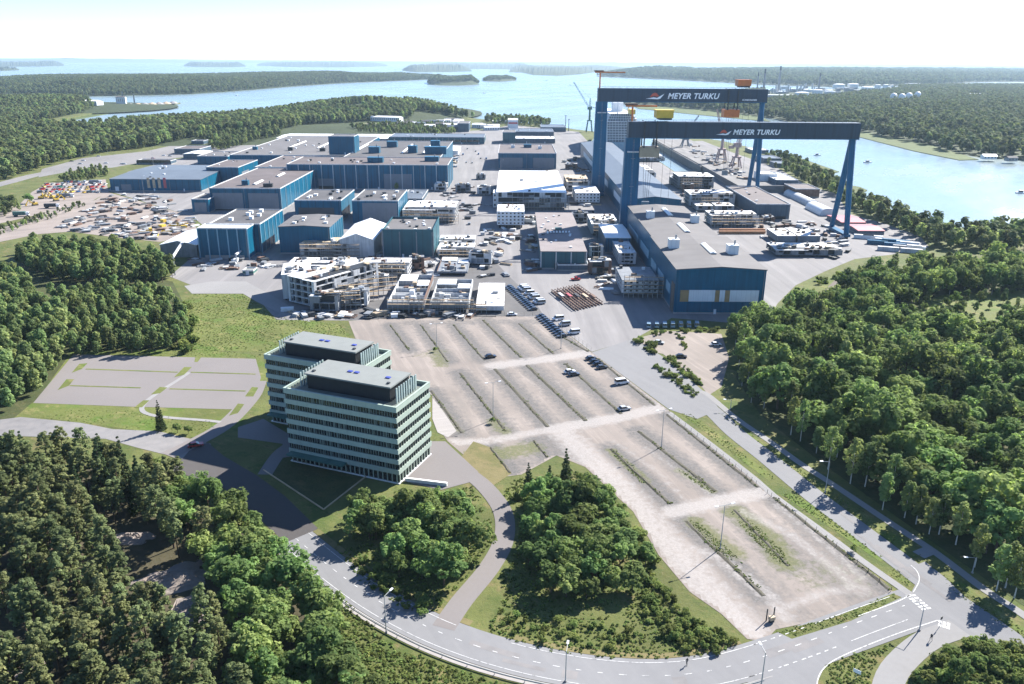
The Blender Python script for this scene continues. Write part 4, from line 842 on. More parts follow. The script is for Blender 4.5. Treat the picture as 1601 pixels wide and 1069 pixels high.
# ------------------------------------------------------------------ the two gantry cranes
def text(body, size, mat, parent, loc, shear=.25, bold=.028):
    c = bpy.data.curves.new('lettering', 'FONT'); c.body = body; c.size = size; c.shear = shear; c.extrude = .04; c.offset = bold*size; c.space_character = 1.05
    o = bpy.data.objects.new('lettering', c); me = bpy.data.meshes.new_from_object(o); me.materials.clear(); me.materials.append(M[mat]); o = bpy.data.objects.new('lettering', me); COL.objects.link(o); o.parent = parent; o.location = loc; o.rotation_euler = (math.pi/2, 0, 0); return o
def emblem(parent, x, z, w, y, k=.6):
    a = MB(); q = [(0, 0), (.45, .18), (.62, .10), (.70, .22), (1.0, .62), (.80, .02), (.66, -.06), (.3, -.02)]
    a.add([(x+u*w, y, z+v*w*k) for u, v in q] + [(x+u*w, y+.06, z+v*w*k) for u, v in q], [tuple(range(8))] + [(i, i+8, (i+1) % 8+8, (i+1) % 8) for i in range(8)])
    e = a.build('emblem', 'sign_white', parent); a = MB(); q = [(.22, .2), (.36, .62), (.48, .74), (.60, .66), (.72, .32), (.60, .26), (.46, .34)]
    a.add([(x+u*w, y-.02, z+v*w*k) for u, v in q], [tuple(range(7))]); a.build('red_hull', 'sign_red', e)
def gantry(label, xl, xr, y, Htop, bh, bw, lw, trolley, mats, wordx, wsize, logox, logow, hoist_mat, small=None, spread=14.0, jibx=3.0, jh=9.0):
    """local origin under the rigid leg; beam from x=0 to span"""
    span = xr - xl; t = thing('gantry_crane', label, 'gantry crane', (xl, y, 0)); zb = Htop - bh
    beam = MB(); beam.box(-.4, span+1.5, -bw/2, bw/2, zb, Htop); beam = beam.build('main_beam', 'crane_navy', t)
    q = MB()
    for s in (-1, 1):
        for k in range(int(span/6)+1): q.box(k*6, .1+k*6, s*(bw/2-.3)-.05, s*(bw/2-.3)+.05, Htop+.003, Htop+1.1)
        q.box(0, span+1, s*(bw/2-.3)-.05, s*(bw/2-.3)+.05, Htop+1.1, Htop+1.2)
    q.build('railing', 'steel_dark', beam)
    q = MB(); q.box(-.4, span+1.5, -bw/2-.16, -bw/2-.02, zb-.02, zb+.5); q.build('walkway', 'crane_blue', beam)
    for s in (-1, 1): pass
    lg = MB(); lg.beam((lw*.42, 0, 3.0), (lw*.5, 0, zb-.003), lw*.86, bw*1.25, w2=lw, h2=bw*1.05, m=0); lg = lg.build('leg', 'crane_blue', t)
    MB().box(-.4, lw+.4, -bw*.60, bw*.60, zb-9, zb-8.2).build('platform', 'steel_white', lg)
    MB().box(-.5, -.05, -.9, .9, 3.2, zb-9.2).build('lift_shaft', 'crane_blue', lg)
    q = MB()
    for s in (-.35, .35): q.box(lw*.5+s-.06, lw*.5+s+.06, -bw*.66, -bw*.66+.1, 3.5, zb-.5)
    for k in range(int((zb-4)/2.2)): q.box(lw*.5-.34, lw*.5+.34, -bw*.66+.01, -bw*.66+.09, 4+k*2.2, 4.15+k*2.2)
    for k in range(3): q.box(lw*.5-1.3, lw*.5+1.3, -bw*.72, -bw*.60, 3.5+(zb-9)*(k+.6)/3, 3.7+(zb-9)*(k+.6)/3)
    q.build('ladder', 'steel_grey', lg)
    MB().box(-.3, lw*1.05, -spread, spread, 1.5, 3.4).build('bogie_beam', 'crane_blue', lg)
    w_ = MB()
    for k in range(8): yy = -spread+1.6 + k*(2*spread-3.2)/7; w_.tube((lw*.1, yy, .75), (lw*.7, yy, .75), .75, n=10)
    w_.build('wheel_row', 'steel_dark', lg)
    for s in (-1, 1):                                        # the pinned leg is a pair of tubes spread at the rail
        l2 = MB(); l2.tube((span-1+s*.6, s*1.2, zb-.003), (span-1.5, s*spread*.86, 3.4), 2.2, 1.7, 10); l2.build('leg', 'crane_blue', t)
    f = MB(); f.box(span-3.6, span+.6, -spread, spread, 1.5, 3.4); f = f.build('bogie_beam', 'crane_blue', t)
    w_ = MB()
    for k in range(8): yy = -spread+1.6 + k*(2*spread-3.2)/7; w_.tube((span-2.6, yy, .75), (span-.4, yy, .75), .75, n=10)
    w_.build('wheel_row', 'steel_dark', f)
    # upper trolley with its machine house, and the lower trolley hung under the beam
    tx = trolley*span
    u = MB(); u.box(tx-4, tx+4, -bw/2-1.2, bw/2+1.2, Htop+1.3, Htop+2.4); u = u.build('trolley', 'steel_dark', t)
    MB().box(tx-6, tx+5, -bw/2-.6, bw/2+.6, Htop+2.403, Htop+7).build('machine_house', hoist_mat, u)
    MB().box(tx-6.4, tx+5.4, -bw/2-1, bw/2+1, Htop+7.003, Htop+7.5).build('roof', hoist_mat, u)
    lo = MB(); lx = tx - 9
    for a in (lx-4, lx+4):
        for b in (-bw/2-.8, bw/2+.8): lo.box(a-.4, a+.4, b-.35, b+.35, zb-6, Htop+.4)
    for a in (lx-4, lx+4): lo.box(a-.4, a+.4, -bw/2-.45, bw/2+.45, zb-5.9, zb-5.2)
    lo.box(lx-4, lx+4, -.4, .4, zb-5.88, zb-5.21)
    lo = lo.build('lower_trolley', 'steel_dark', t); MB().box(lx-6.5, lx+6.5, -bw/2-.4, bw/2+.4, zb-12, zb-5.5).build('machine_house', hoist_mat if hoist_mat != 'yellow_steel' else 'beige_box', lo)
    hk = MB()
    for a in (-3, -1, 1, 3): hk.tube((lx+a, 0, zb-12.003), (lx+a*.5, 0, 22), .12, n=5)
    hk = hk.build('hoist_rope', 'steel_dark', t); MB().box(lx-2.4, lx+2.4, -1, 1, 18, 22).build('hook_block', 'steel_grey', hk)
    for a in (0, 5):
        MB().tube((tx+a, -bw/2-1.8, Htop+1.3), (tx+a, -bw/2-1.8, 20), .10, n=5).build('hoist_rope', 'steel_dark', t)
    # small jib crane on the end of the beam
    jb = MB(); jb.tube((jibx, 0, Htop+.003), (jibx, 0, Htop+jh), .6, n=8); jb = jb.build('jib_mast', 'orange_steel', t)
    j = MB(); j.box(jibx-4.5, jibx+jh*1.75, -.6, .6, Htop+jh+.1, Htop+jh+1.1); j.build('jib_boom', 'orange_steel', jb)
    MB().box(jibx-5, jibx+3, -1.1, 1.1, Htop+jh+1.103, Htop+jh+2.2).build('jib_cabin', 'rust', jb)
    emblem(beam, logox, zb+bh*.26, logow, -bw/2-.25, .42); text('MEYER TURKU', wsize*1.36, 'sign_white', beam, (wordx, -bw/2-.22, zb+bh*.28))
    if small: text(small[0], small[1], 'sign_white', beam, (small[2], -bw/2-.22, zb+bh*.16), .1)
    return t
cx0, cy0 = G(985, 365); Hn = hgt(985, 365, 189.5); 
yN = cy0; sx = lambda px, y, z, py: G(px, py, z)[0]/G(px, py, z)[1]*y
x0 = sx(982.5, yN, Hn, 200); x1 = sx(1338, yN, Hn, 200)
pxm = (x1 - x0)/355.5
gantry('nearer gantry crane, dark beam over blue box leg, yellow hoist house', x0, x1, yN, Hn, 25*pxm, 9, 15.4*pxm, 55/355.5, None, 161*pxm, 7.8*pxm, 135*pxm, 24*pxm, 'yellow_steel', spread=15, jibx=5*pxm)
cx1, cy1 = G(942, 305); Hf = hgt(942, 305, 137.5)
x0 = sx(935.5, cy1, Hf, 140); x1 = sx(1196, cy1, Hf, 140); pxm = (x1 - x0)/260.0
gantry('farther gantry crane, taller, with orange hoist houses', x0, x1, cy1, Hf, 20.5*pxm, 9, 12*pxm, 226/260, None, 107*pxm, 8.6*pxm, 73*pxm, 29*pxm, 'orange_steel', ('KONECRANES', 3.3*pxm, 224*pxm), spread=16, jibx=2*pxm, jh=12.0)

# ------------------------------------------------------------------ cruise ship fitting out, quay cranes
def cruise_ship():
    x, y = 141.0, 1048.0; W = 21.0; L = 230.0; t = thing('cruise_ship', 'unfinished white cruise ship lying in the dock behind the crane leg', 'ship', (x, y, SEA))
    h = MB(); pts = [(-W*.86, 0), (W*.86, 0), (W, 14), (W, L*.7), (W*.6, L*.9), (0, L), (-W*.6, L*.9), (-W, L*.7), (-W, 14)]
    h.prism(pts, 0, 17); h.build('hull', 'pale_blue', t)  # shadow on the hull is put into this bluish colour
    for i in range(11):
        a = W - .4 - max(0, i-7)*1.6; y0 = 5 + i*1.4 + (6 if i > 7 else 0); y1 = L*.78 - i*3
        q = MB(); q.box(-a+1.2, a-1.2, y0+1.2, y1-1, 17+i*3.1, 17+i*3.1+2.7, 1); q.box(-a, a, y0, y1, 17+i*3.1+2.703, 17+(i+1)*3.1-.003, 0)
        n = 26
        for k in range(n): v = y0+2 + (y1-y0-4)*k/n; q.box(-a, a, v, v+.4, 17+i*3.1, 17+i*3.1+2.7, 0)
        for k in range(12): u = -a+.3 + (2*a-.6)*k/11; q.box(u-.12, u+.12, y0, y0+1.2, 17+i*3.1, 17+i*3.1+2.7, 0)
        q.build('deck', ['white_paint', 'steel_grey'], t)
    f = MB(); f.prism([(-7, 70), (7, 70), (6, 96), (-6, 96)], 51.2, 63); f.build('funnel', 'white_paint', t)
    f = MB(); f.tube((-6, 26, 51.2), (-6, 26, 66), .9, .4, 6); f.tube((3, 120, 51.2), (3, 120, 70), 1.2, .4, 6); f.build('mast', 'white_paint', t)
    f = MB(); f.box(8, 15, 10, 30, 51.2, 57); f.build('deckhouse', 'yellow_steel', t)
cruise_ship()
def lattice(mb, a, b, w, n, r=.16):
    a, b = Vector(a), Vector(b); d = (b-a).normalized(); u = d.cross(Vector((0,1,0)))
    u = u.normalized() if u.length > .1 else Vector((1,0,0)); k = d.cross(u)
    for su, sk in ((1,1),(1,-1),(-1,-1),(-1,1)): mb.beam(a+(u*su+k*sk)*w/2, b+(u*su+k*sk)*w/4, r*2, r*2)
    for i in range(n):
        f0, f1 = i/n, (i+1)/n; p, q = a.lerp(b, f0), a.lerp(b, f1); w0, w1 = w*(1-f0/2)/2, w*(1-f1/2)/2
        for su, sk in ((1,1),(-1,1)): mb.beam(p+u*su*w0+k*sk*w0, q-u*su*w1+k*sk*w1, r, r); mb.beam(p+u*su*w0-k*sk*w0, q-u*su*w1-k*sk*w1, r, r)
def portal_crane(label, px, top_y, mat, jib, z0=0.0, sc_=1.0):
    X, Y = G(*px, z0); t = thing('portal_crane', label, 'dock crane', (X, Y, z0)); H = (hgt(px[0], px[1], top_y, z0) - z0)*sc_; p = H*.22
    for a in (-5, 5):
        for b in (-5, 5): MB().beam((a, b, 0), (a*.55, b*.55, p), 1.1, 1.1).build('leg', mat, t)
    MB().box(-4, 4, -4, 4, p+.003, p+1.6).build('portal_deck', mat, t)
    q = MB(); q.tube((0, 0, p+1.603), (0, 0, H*.45), 1.9, 1.5, 8); q.build('tower', mat, t)
    c = MB(); c.box(-4, 3.5, -2.4, 2.4, H*.45+.003, H*.45+4.5); c.build('cabin', mat, t)
    q = MB(); lattice(q, (0, 0, H*.45+4.6), (0, 0, H*.68), 2.6, 4); q.build('mast_frame', mat, t)
    q = MB(); e = (jib*H*.36, -3, H); lattice(q, (jib*2, 0, H*.5), e, 2.2, 9); q.build('jib', mat, t)
    q = MB(); q.beam((0, 0, H*.68), e, .15, .15); q.build('stay', mat, t)
    q = MB(); q.box(-jib*13-2.5, -jib*13+2.5, -1.5, 1.5, H*.42, H*.48); q.beam((-jib*13, 0, H*.47), (0, 0, H*.52), .8, .8); q.build('counterweight', mat, t)
portal_crane('dark green dock crane with a long lattice jib, alone on the shore', (921,206), 128, 'green_steel', -1)
portal_crane('grey dock crane on an arched portal at the quay', (1071,229), 180, 'steel_grey', 1, 6.0)
portal_crane('reddish dock crane standing on the quay with the tallest tower', (1127,252), 170, 'faded_pink', -.5, 6.0)
portal_crane('small pinkish dock crane near the middle of the quay', (1150,262), 190, 'faded_pink', .5, 6.0)
portal_crane('tan dock crane close beside the cruise ship', (966,232), 166, 'primer_tan', .6)
# refinery across the water
def tank(label, px, r, h, roof=.12):
    X, Y = G(*px, 6); t = thing('storage_tank', label, 'storage tank', (X, Y, 4), 0, 'storage tanks across the water'); MB().lathe([(r, 0), (r, h)], 20).build('shell', 'tank_white', t)
    MB().lathe([(r+.3, h+.003), (r*.6, h+r*roof*.7), (.5, h+r*roof)], 20).build('roof', 'white_roof', t)
for px, r, h in (((1253,150),30,16),((1262,144),26,15),((1278,147),24,20),((1311,137.5),34,22),((1333,137.5),32,24),((1356,141),32,18),((1372,139),16,24),((1384,138),15,22),((1394,138),10,20),((1238,143),20,14),((1222,147),18,14),((1295,143),24,9),((1325,146),20,8),((1470,146),26,14),((1448,141),22,8)):
    r *= .78; h *= .85; tank('white round storage tank of the refinery across the water', px, r, h)
for px in ((1395.5,161),(1408.5,162),(1419.5,160),(1433,158)):
    X, Y = G(*px, 6); t = thing('gas_sphere', 'white gas sphere on legs in the woods across the water', 'gas tank', (X, Y, 3), 0, 'gas spheres across the water'); r = 9.5
    MB().lathe([(r*math.sin(a), 12+r-r*math.cos(a)) for a in [math.pi*k/10 for k in range(1, 11)]], 16).build('sphere', 'tank_white', t)
    for k in range(6): a = k*math.pi/3; MB().tube((r*math.cos(a), r*math.sin(a), 0), (r*math.cos(a), r*math.sin(a), 12+r), .6, n=6).build('leg', 'tank_white', t)
for px, h, r, lab in (((1217,141),102,5.5,'tall dark chimney of the refinery, the taller of the two'),((1279,146),78,4,'shorter dark chimney of the refinery'),((1183,146),80,3,'thin grey refinery column next to its wider neighbour'),((1193,146),92,5,'grey lattice clad refinery tower by the crane beam end')):
    X, Y = G(*px); t = thing('chimney', lab, 'chimney', (X, Y, 0)); MB().tube((0,0,0), (0,0,h*.82), r, r*.7, 10).build('shaft', 'chimney_grey', t); MB().tube((0,0,h*.82+.01), (0,0,h), r*.7, r*.62, 10).build('top_ring', 'steel_dark', t)
for k in range(12):
    px = (NP.uniform(1205,1270), NP.uniform(143,150)); X, Y = G(*px); t = thing('refinery_column', 'pale process column of the refinery beside the chimneys', 'column', (X, Y, 3), 0, 'process columns of the refinery'); h = NP.uniform(18, 42)
    MB().tube((0,0,0), (0,0,h), 4.0, 3.6, 8).build('vessel', 'steel_white', t); MB().tube((8,0,0), (8,0,h*.7), 2.2, 2.2, 6).build('pipe_stack', 'steel_grey', t)
for px, wd, h, lab in (((1426,133.5),70,6,'flat white depot roof among the woods across the water'),((1436,142),110,9,'broad white warehouse across the water above the gas spheres'),((1470,144),50,14,'tall pale plant building across the water'),((1487,149),60,8,'low pale plant building in the woods across the water'),((1525,152),90,8,'low broad white building with a lantern across the water'),((1212,156),120,10,'pale refinery building on the near side of the tanks')):
    X, Y = G(*px); t = thing('depot_building', lab, 'building', (X, Y, 5)); MB().box(-wd/2, wd/2, -15, 15, 0, h).build('wall', 'steel_white', t); MB().box(-wd/2-1, wd/2+1, -16, 16, h+.01, h+1).build('roof', 'white_roof', t)
for k in range(26):
    px = (NP.uniform(1190, 1400), NP.uniform(141, 158)); X, Y = G(*px); wd = NP.uniform(14, 44); h = NP.uniform(6, 16); t = thing('depot_building', 'small pale building of the refinery across the water', 'building', (X, Y, 5), 0, 'small refinery buildings across the water')
    MB().box(-wd/2, wd/2, -9, 9, 0, h).build('wall', ('steel_white','concrete','steel_grey')[k % 3], t); MB().box(-wd/2-.5, wd/2+.5, -9.5, 9.5, h+.01, h+1).build('roof', 'white_roof' if k % 2 else 'steel_grey', t)
# distant works and marina on the left shore
def house(label, px, w, d, h, wall, roof, group=None, rise=1.8):
    X, Y = G(*px); t = thing('house', label, 'house', (X, Y, hz(X, Y)-.3), NP.uniform(-.3, .3), group)
    MB().box(-w/2, w/2, -d/2, d/2, 0, h).build('wall', wall, t); q = MB(); e = .5
    for s in (-1, 1):
        a = [(-w/2-e, s*(d/2+e), h-.2), (w/2+e, s*(d/2+e), h-.2), (w/2+e, 0, h+rise), (-w/2-e, 0, h+rise)]
        q.add(a + [(x, y, z+.25) for x, y, z in a], [(4,5,6,7), (0,3,2,1), (0,1,5,4)] if s < 0 else [(7,6,5,4), (1,2,3,0), (4,5,1,0)])
    for s in (-1, 1): q.add([(s*(w/2+.02), -d/2, h), (s*(w/2+.02), d/2, h), (s*(w/2+.02), 0, h+rise)], [(0,1,2) if s > 0 else (1,0,2)])
    q.build('roof', roof, t); g = MB()
    for k in range(max(2, int(w/4))): u = -w/2 + w*(k+.5)/max(2, int(w/4)); g.box(u-.6, u+.6, -d/2-.05, -d/2-.01, h*.35, h*.8)
    g.build('window_row', 'glass_dark', t)
for k in range(26):
    px = (NP.uniform(628, 785), NP.uniform(188.5, 204)); 
    if px[1] < 186 + (px[0]-628)*.04: px = (px[0], 192)
    house('white marina house among boats on the far shore of the yard', px, NP.uniform(12, 26), NP.uniform(9, 14), NP.uniform(4, 7), ('white_panel', 'steel_white', 'slate_cladding')[k % 3], ('white_roof', 'roof_sheet', 'white_roof', 'roof_dark')[k % 4], 'marina houses on the far shore')
house('long white hall by the sports field below the forest', (605,190), 60, 20, 8, 'white_panel', 'white_roof'); house('white works building at the root of the far spit', (143,170), 50, 25, 10, 'white_panel', 'white_roof'); house('small white works shed out on the far spit', (191,166), 22, 14, 16, 'white_panel', 'roof_brown')
house('white summer house on the long island shore', (146,147.5), 12, 8, 5, 'white_panel', 'roof_dark'); house('white boathouse at the shore across the right hand bay', (1545,248), 16, 9, 4, 'white_panel', 'white_roof'); house('grey boathouse by the reeds across the bay', (1580,251), 12, 8, 4, 'steel_grey', 'roof_dark')
for px, h, lab in (((194,166),36,'taller thin mast on the far spit'),((211,165),28,'shorter thin mast on the far spit')):
    X, Y = G(*px); t = thing('mast', lab, 'mast', (X, Y, 0)); q = MB(); lattice(q, (0,0,0), (0,0,h), 2.5, 6, .3); q.build('frame', 'steel_grey', t)
for k in range(7):
    X, Y = G(205+11*k, 165.5-.65*k); t = thing('rubble_heap', 'pale heap of gravel along the far spit', 'gravel heap', (X, Y, .2), 0, 'gravel heaps on the far spit'); MB().lathe([(14, 0), (9, 3), (3, 5.5), (.5, 6)], 9).build('heap', 'primer_tan' if k % 2 else 'concrete', t)
# ------------------------------------------------------------------ vehicles
def car_meshes(kind):
    out = []
    L, W_, H0, H1 = {'car': (4.5, 1.82, .86, 1.46), 'van': (5.3, 2.0, 1.15, 2.1), 'pickup': (5.2, 1.95, 1.0, 1.75)}[kind]; l, w = L/2, W_/2
    b = MB(); pr = {'car': [(-l,.35),(-l,.78),(-l+.15,.88),(l*.35,.90),(l-.12,.74),(l,.55),(l,.35)], 'van': [(-l,.35),(-l,1.1),(-l+.05,1.18),(l*.6,1.18),(l-.15,.98),(l,.7),(l,.35)], 'pickup': [(-l,.4),(-l,.98),(l*.5,1.02),(l-.1,.9),(l,.7),(l,.4)]}[kind]
    n = len(pr); vs = [(x, -w*(1 if z < .8 else .96), z) for x, z in pr] + [(x, w*(1 if z < .8 else .96), z) for x, z in pr]
    b.add(vs, [(i, (i+1) % n, n+(i+1) % n, n+i)[::-1] for i in range(n)] + [tuple(range(n)), tuple(range(2*n-1, n-1, -1))])
    pr2 = {'car': [(-l+.35,.89),(-l+.95,H1),(l*.12,H1),(l*.48,.89)], 'van': [(-l+.06,1.19),(-l+.2,H1),(l*.42,H1),(l*.7,1.19)], 'pickup': [(-.5,1.03),(-.3,H1),(.7,H1),(1.3,1.03)]}[kind]
    c = MB(); k = w*.84; vs = [(x, s*(w*.92 if i in (0,3) else k), z) for s in (-1, 1) for i, (x, z) in enumerate(pr2)]
    c.add(vs, [(0,1,2,3)[::-1] if False else (3,2,1,0)[::-1], (4,5,6,7)[::-1], (0,4,5,1)[::-1] if False else (1,5,4,0)[::-1], (3,7,6,2)[::-1] if False else (2,6,7,3)[::-1]])
    r = MB(); x0, x1 = pr2[1][0], pr2[2][0]; r.box(x0-.02, x1+.02, -k-.01, k+.01, H1-.02, H1+.05)
    return b, c, r, [(sx*l*.62, sy*(w-.08)) for sx in (-1, 1) for sy in (-1, 1)]
CARCACHE = {}
def car(label, at, ang, col, kind='car', group=None, detail=True, name=None):
    x, y = at; t = thing(name or {'car': 'parked_car', 'van': 'parked_van', 'pickup': 'parked_car'}[kind], label, kind if kind != 'pickup' else 'car', (x, y, .08), ang, group)
    key = (kind, col)
    if key not in CARCACHE:
        b, c, r, wh = car_meshes(kind)
        CARCACHE[key] = (b.mesh('body', 'car_'+col), c.mesh('cabin_glass', 'glass_dark'), r.mesh('roof', 'car_'+col), wh)
    bm, cm, rm, wh = CARCACHE[key]
    for nm, me in (('body', bm), ('cabin_glass', cm), ('roof', rm)):
        o = bpy.data.objects.new(nm, me); COL.objects.link(o); o.parent = t
    if detail:
        if 'w' not in CARCACHE: CARCACHE['w'] = MB().tube((0,-.11,0), (0,.11,0), .33, n=12).mesh('wheel', 'rubber')
        for wx, wy in wh:
            o = bpy.data.objects.new('wheel', CARCACHE['w']); COL.objects.link(o); o.parent = t; o.location = (wx, wy, .33)
    return t
A71, A19 = R(-71), R(19)
one = [((767,559),A19,'black','car','black car at the lower end of a row in the upper gravel lot'),((891,583),A19,'white','car','white car beside a dark one in the middle gravel lot'),((897,587),A19,'dark_grey','car','dark grey car parked against the white one in the middle gravel lot'),
       ((924,562),A19,'dark_grey','car','first of four dark cars near the lot crossing, nearest the crossing'),((930,567),A19,'black','car','second of the four dark cars near the lot crossing'),((935,571),A19,'black','car','third of the four dark cars near the lot crossing'),((941,576),A19,'dark_grey','car','last of the four dark cars near the lot crossing'),
       ((972,600),A19,'white','van','white van alone by a gravel ridge in the middle lot'),((976,641),A19,'silver','car','silver car at the lower end of the middle gravel lot'),
       ((1030,537),R(-20),'silver','car','silver car behind a low hedge in the little gravel lot'),((1119,540),R(5),'white','car','white car in the shade of the wood at the little gravel lot'),((1065,559),R(-10),'black','car','black car on the little gravel lot by the planted strips'),
       ((801,493),R(0),'white','car','white car by the fence corner beside the plain white section'),((306,698),R(25),'red','car','red car at the mouth of the office approach road'),
       ((900,438),R(10),'red','pickup','red truck in front of the pale roofed lean-to'),((622,494),R(5),'white','van','white van in the shade below the front row of hull sections')]
for px, a, c, k, lab in one: car(lab, G(*px), a, c, k)
for i in range(7):
    car('pale blue van parked in the shade in front of the big blue hall', G(1014+12.5*i, 511-.2*i), R(82), 'pale_blue', 'van', 'vans in the shade of the big blue hall')
FA, FB = Vector(G(808, 449)), Vector(G(899, 531)); FD = (FB-FA).normalized(); FN = Vector((FD.y, -FD.x)); ang = math.atan2(FN.y, FN.x); n = int((FB-FA).length/2.9)
for i in range(n):
    q = FA + FD*2.9*i
    if not 15 <= i % 26 <= 17: car('dark car in the long row along the lot fence', q - FN*4.2 if FN.x > 0 else q + FN*4.2, ang, ('black','dark_grey','black','dark_grey')[int(NP.integers(4))], 'car', 'dark cars along the lot fence', i > 10)
    if NP.random() < .4: car('white or grey van in the row beside the dark cars along the fence', q + FN*2.2 if FN.x > 0 else q - FN*2.2, ang, ('white','white','silver')[int(NP.integers(3))], 'van', 'vans in the row along the lot fence', i > 10)
cc = ['white','silver','red','blue','white','dark_grey','pale_blue','green','red','yellow']
for r_, (y, xa, xb) in enumerate(((285,100,165),(289,70,168),(293,64,166),(297,62,165),(301,60,160))):
    for k in range(12 if r_ else 8):
        px = (xa + (xb-xa)*(k+.5+NP.uniform(-.2,.2))/12, y + NP.uniform(-.6,.6)); c = cc[int(NP.integers(len(cc)))]
        if r_ in (0, 2) and px[0] > 140: c = 'red'
        car('car in the crowded colourful rows at the corner of the storage yard', G(*px), R(NP.uniform(60,110)), c, 'van' if k % 3 == 0 else 'car', 'cars in the rows at the storage yard corner', False)
for k in range(14):
    car('far car on the asphalt park behind the halls', G(NP.uniform(110,270), NP.uniform(243,258)), R(15), cc[k % 6], 'car', 'cars on the far asphalt park', False)
for k in range(16):
    car('far car parked along the yard street', G(NP.uniform(722,770) if k % 2 else NP.uniform(688,716), NP.uniform(228,262)), R(90), cc[k % 6], 'van' if k % 3 == 0 else 'car', 'cars along the yard street', False)
# diggers and lorries in the storage yard
def digger(label, px, ang, mat, group=None):
    t = thing('excavator', label, 'excavator', (*G(*px), .06), ang, group)
    for s in (-1, 1): MB().box(-2, 2, s*1.2-.35, s*1.2+.35, 0, .9).build('track', 'steel_dark', t)
    q = MB(); q.box(-1.8, 1.6, -1.3, 1.3, .95, 2.3); q.build('body', mat, t); MB().box(.2, 1.6, .1, 1.25, 2.303, 3.4).build('cab', 'glass_dark', t)
    q = MB(); q.beam((1.4, -.6, 1.8), (4.2, -.6, 4.6), .6, .8); q.beam((4.2, -.6, 4.6), (6.4, -.6, 1.4), .45, .6); q.build('boom', mat, t); MB().box(6.0, 7.0, -1.1, -.1, .3, 1.4).build('bucket', mat, t)
for px in ((64,311),(70,309),(83,310),(88,314),(93,307),(99,308),(55,321)): digger('yellow digger standing with others below the colourful car rows', px, R(NP.uniform(0,360)), 'yellow_steel', 'yellow diggers in the storage yard')
t = thing('gate_barrier', 'small tan barrier box with two dark posts at the lot gate', 'gate', (*G(1206,972), .06), R(20)); MB().box(-.6,.6,-.4,.4,.5,1.3).build('barrier_box', 'primer_tan', t); MB().box(-.5,.5,-.3,.3,0,.498).build('base', 'steel_dark', t)
for u in (-.9, .9): MB().box(u-.12,u+.12,.5,.62,0,3.0).build('post', 'steel_dark', t)
def lorry(label, px, ang, mat, cab='car_white', ln=11.0):
    t = thing('lorry', label, 'lorry', (*G(*px), .06), ang); MB().box(-ln/2, ln/2-2.6, -1.25, 1.25, 1.0, 3.5).build('cargo_box', mat, t)
    MB().box(ln/2-2.4, ln/2-.3, -1.2, 1.2, .6, 3.0).build('cab', cab, t); MB().box(ln/2-.299, ln/2-.22, -1.1, 1.1, 1.7, 2.7).build('windscreen', 'glass_dark', t)
    for wx in (-ln/2+1, -ln/2+2.3, ln/2-1.4):
        for wy in (-1.1, 1.1): MB().tube((wx, wy-.16, .5), (wx, wy+.16, .5), .5, n=10).build('wheel', 'rubber', t)
for px, a, m_, lab in (((82,325),12,'steel_dark','long dark trailer lorry on the sandy track left'),((105,308.5),12,'steel_grey','grey trailer next to the yellow diggers'),((34,338),15,'green_steel','green lorry by the sandy track at the picture edge'),((150,287),10,'steel_grey','grey lorry at the top of the colourful car rows'),((1392,382),-20,'blue_cladding_plain','blue lorry box among the containers near the shore'),((1432,392),-25,'steel_white','white trailer at the end of the containers near the shore')):
    lorry(lab, px, R(a), m_)
def container(label, at, ang, mat, group=None, ln=6.1, z=.06):
    t = thing('shipping_container', label, 'container', (*at, z), ang, group); q = MB(); l = ln/2
    n = int(ln/.55)
    for s in (-1, 1):
        pts = [(-l + ln*k/(2*n), s*(1.22 - (.05 if k % 2 else 0))) for k in range(2*n+1)]
        q.add([(x, y, zz) for zz in (.15, 2.5) for x, y in pts], [(i, i+1, i+2*n+2, i+2*n+1) if s < 0 else (i+1, i, i+2*n+1, i+2*n+2) for i in range(2*n)])
    q.box(-l, -l+.12, -1.2, 1.2, .1, 2.5); q.box(-l, l, -1.2, 1.2, .02, .15); q.build('body', mat, t); MB().box(-l, l, -1.22, 1.22, 2.502, 2.6).build('roof', mat, t)
    for s in (-1, 1): MB().box(l-.1, l+.04, min(s*.04, s*1.2), max(s*.04, s*1.2), .15, 2.5).build('door', mat, t)
for k, (px, a, m_) in enumerate((((1350,373),-20,'white_panel'),((1364,374),-20,'white_panel'),((1371,382),-20,'blue_cladding_plain'),((1383,379),-22,'steel_white'),((1398,386),-22,'crane_blue'),((1412,390),-24,'steel_grey'),((1406,381),-22,'blue_cladding_plain'),((1420,384),-24,'white_panel'),((1424,395),-24,'steel_white'),((1388,392),-20,'steel_white'))):
    container(('white','white','blue','pale','bright blue','grey','blue','white','pale','pale')[k] + ' container in the cluster by the shoreline wood', G(*px), R(a), m_, 'containers by the shoreline wood', 12.2)

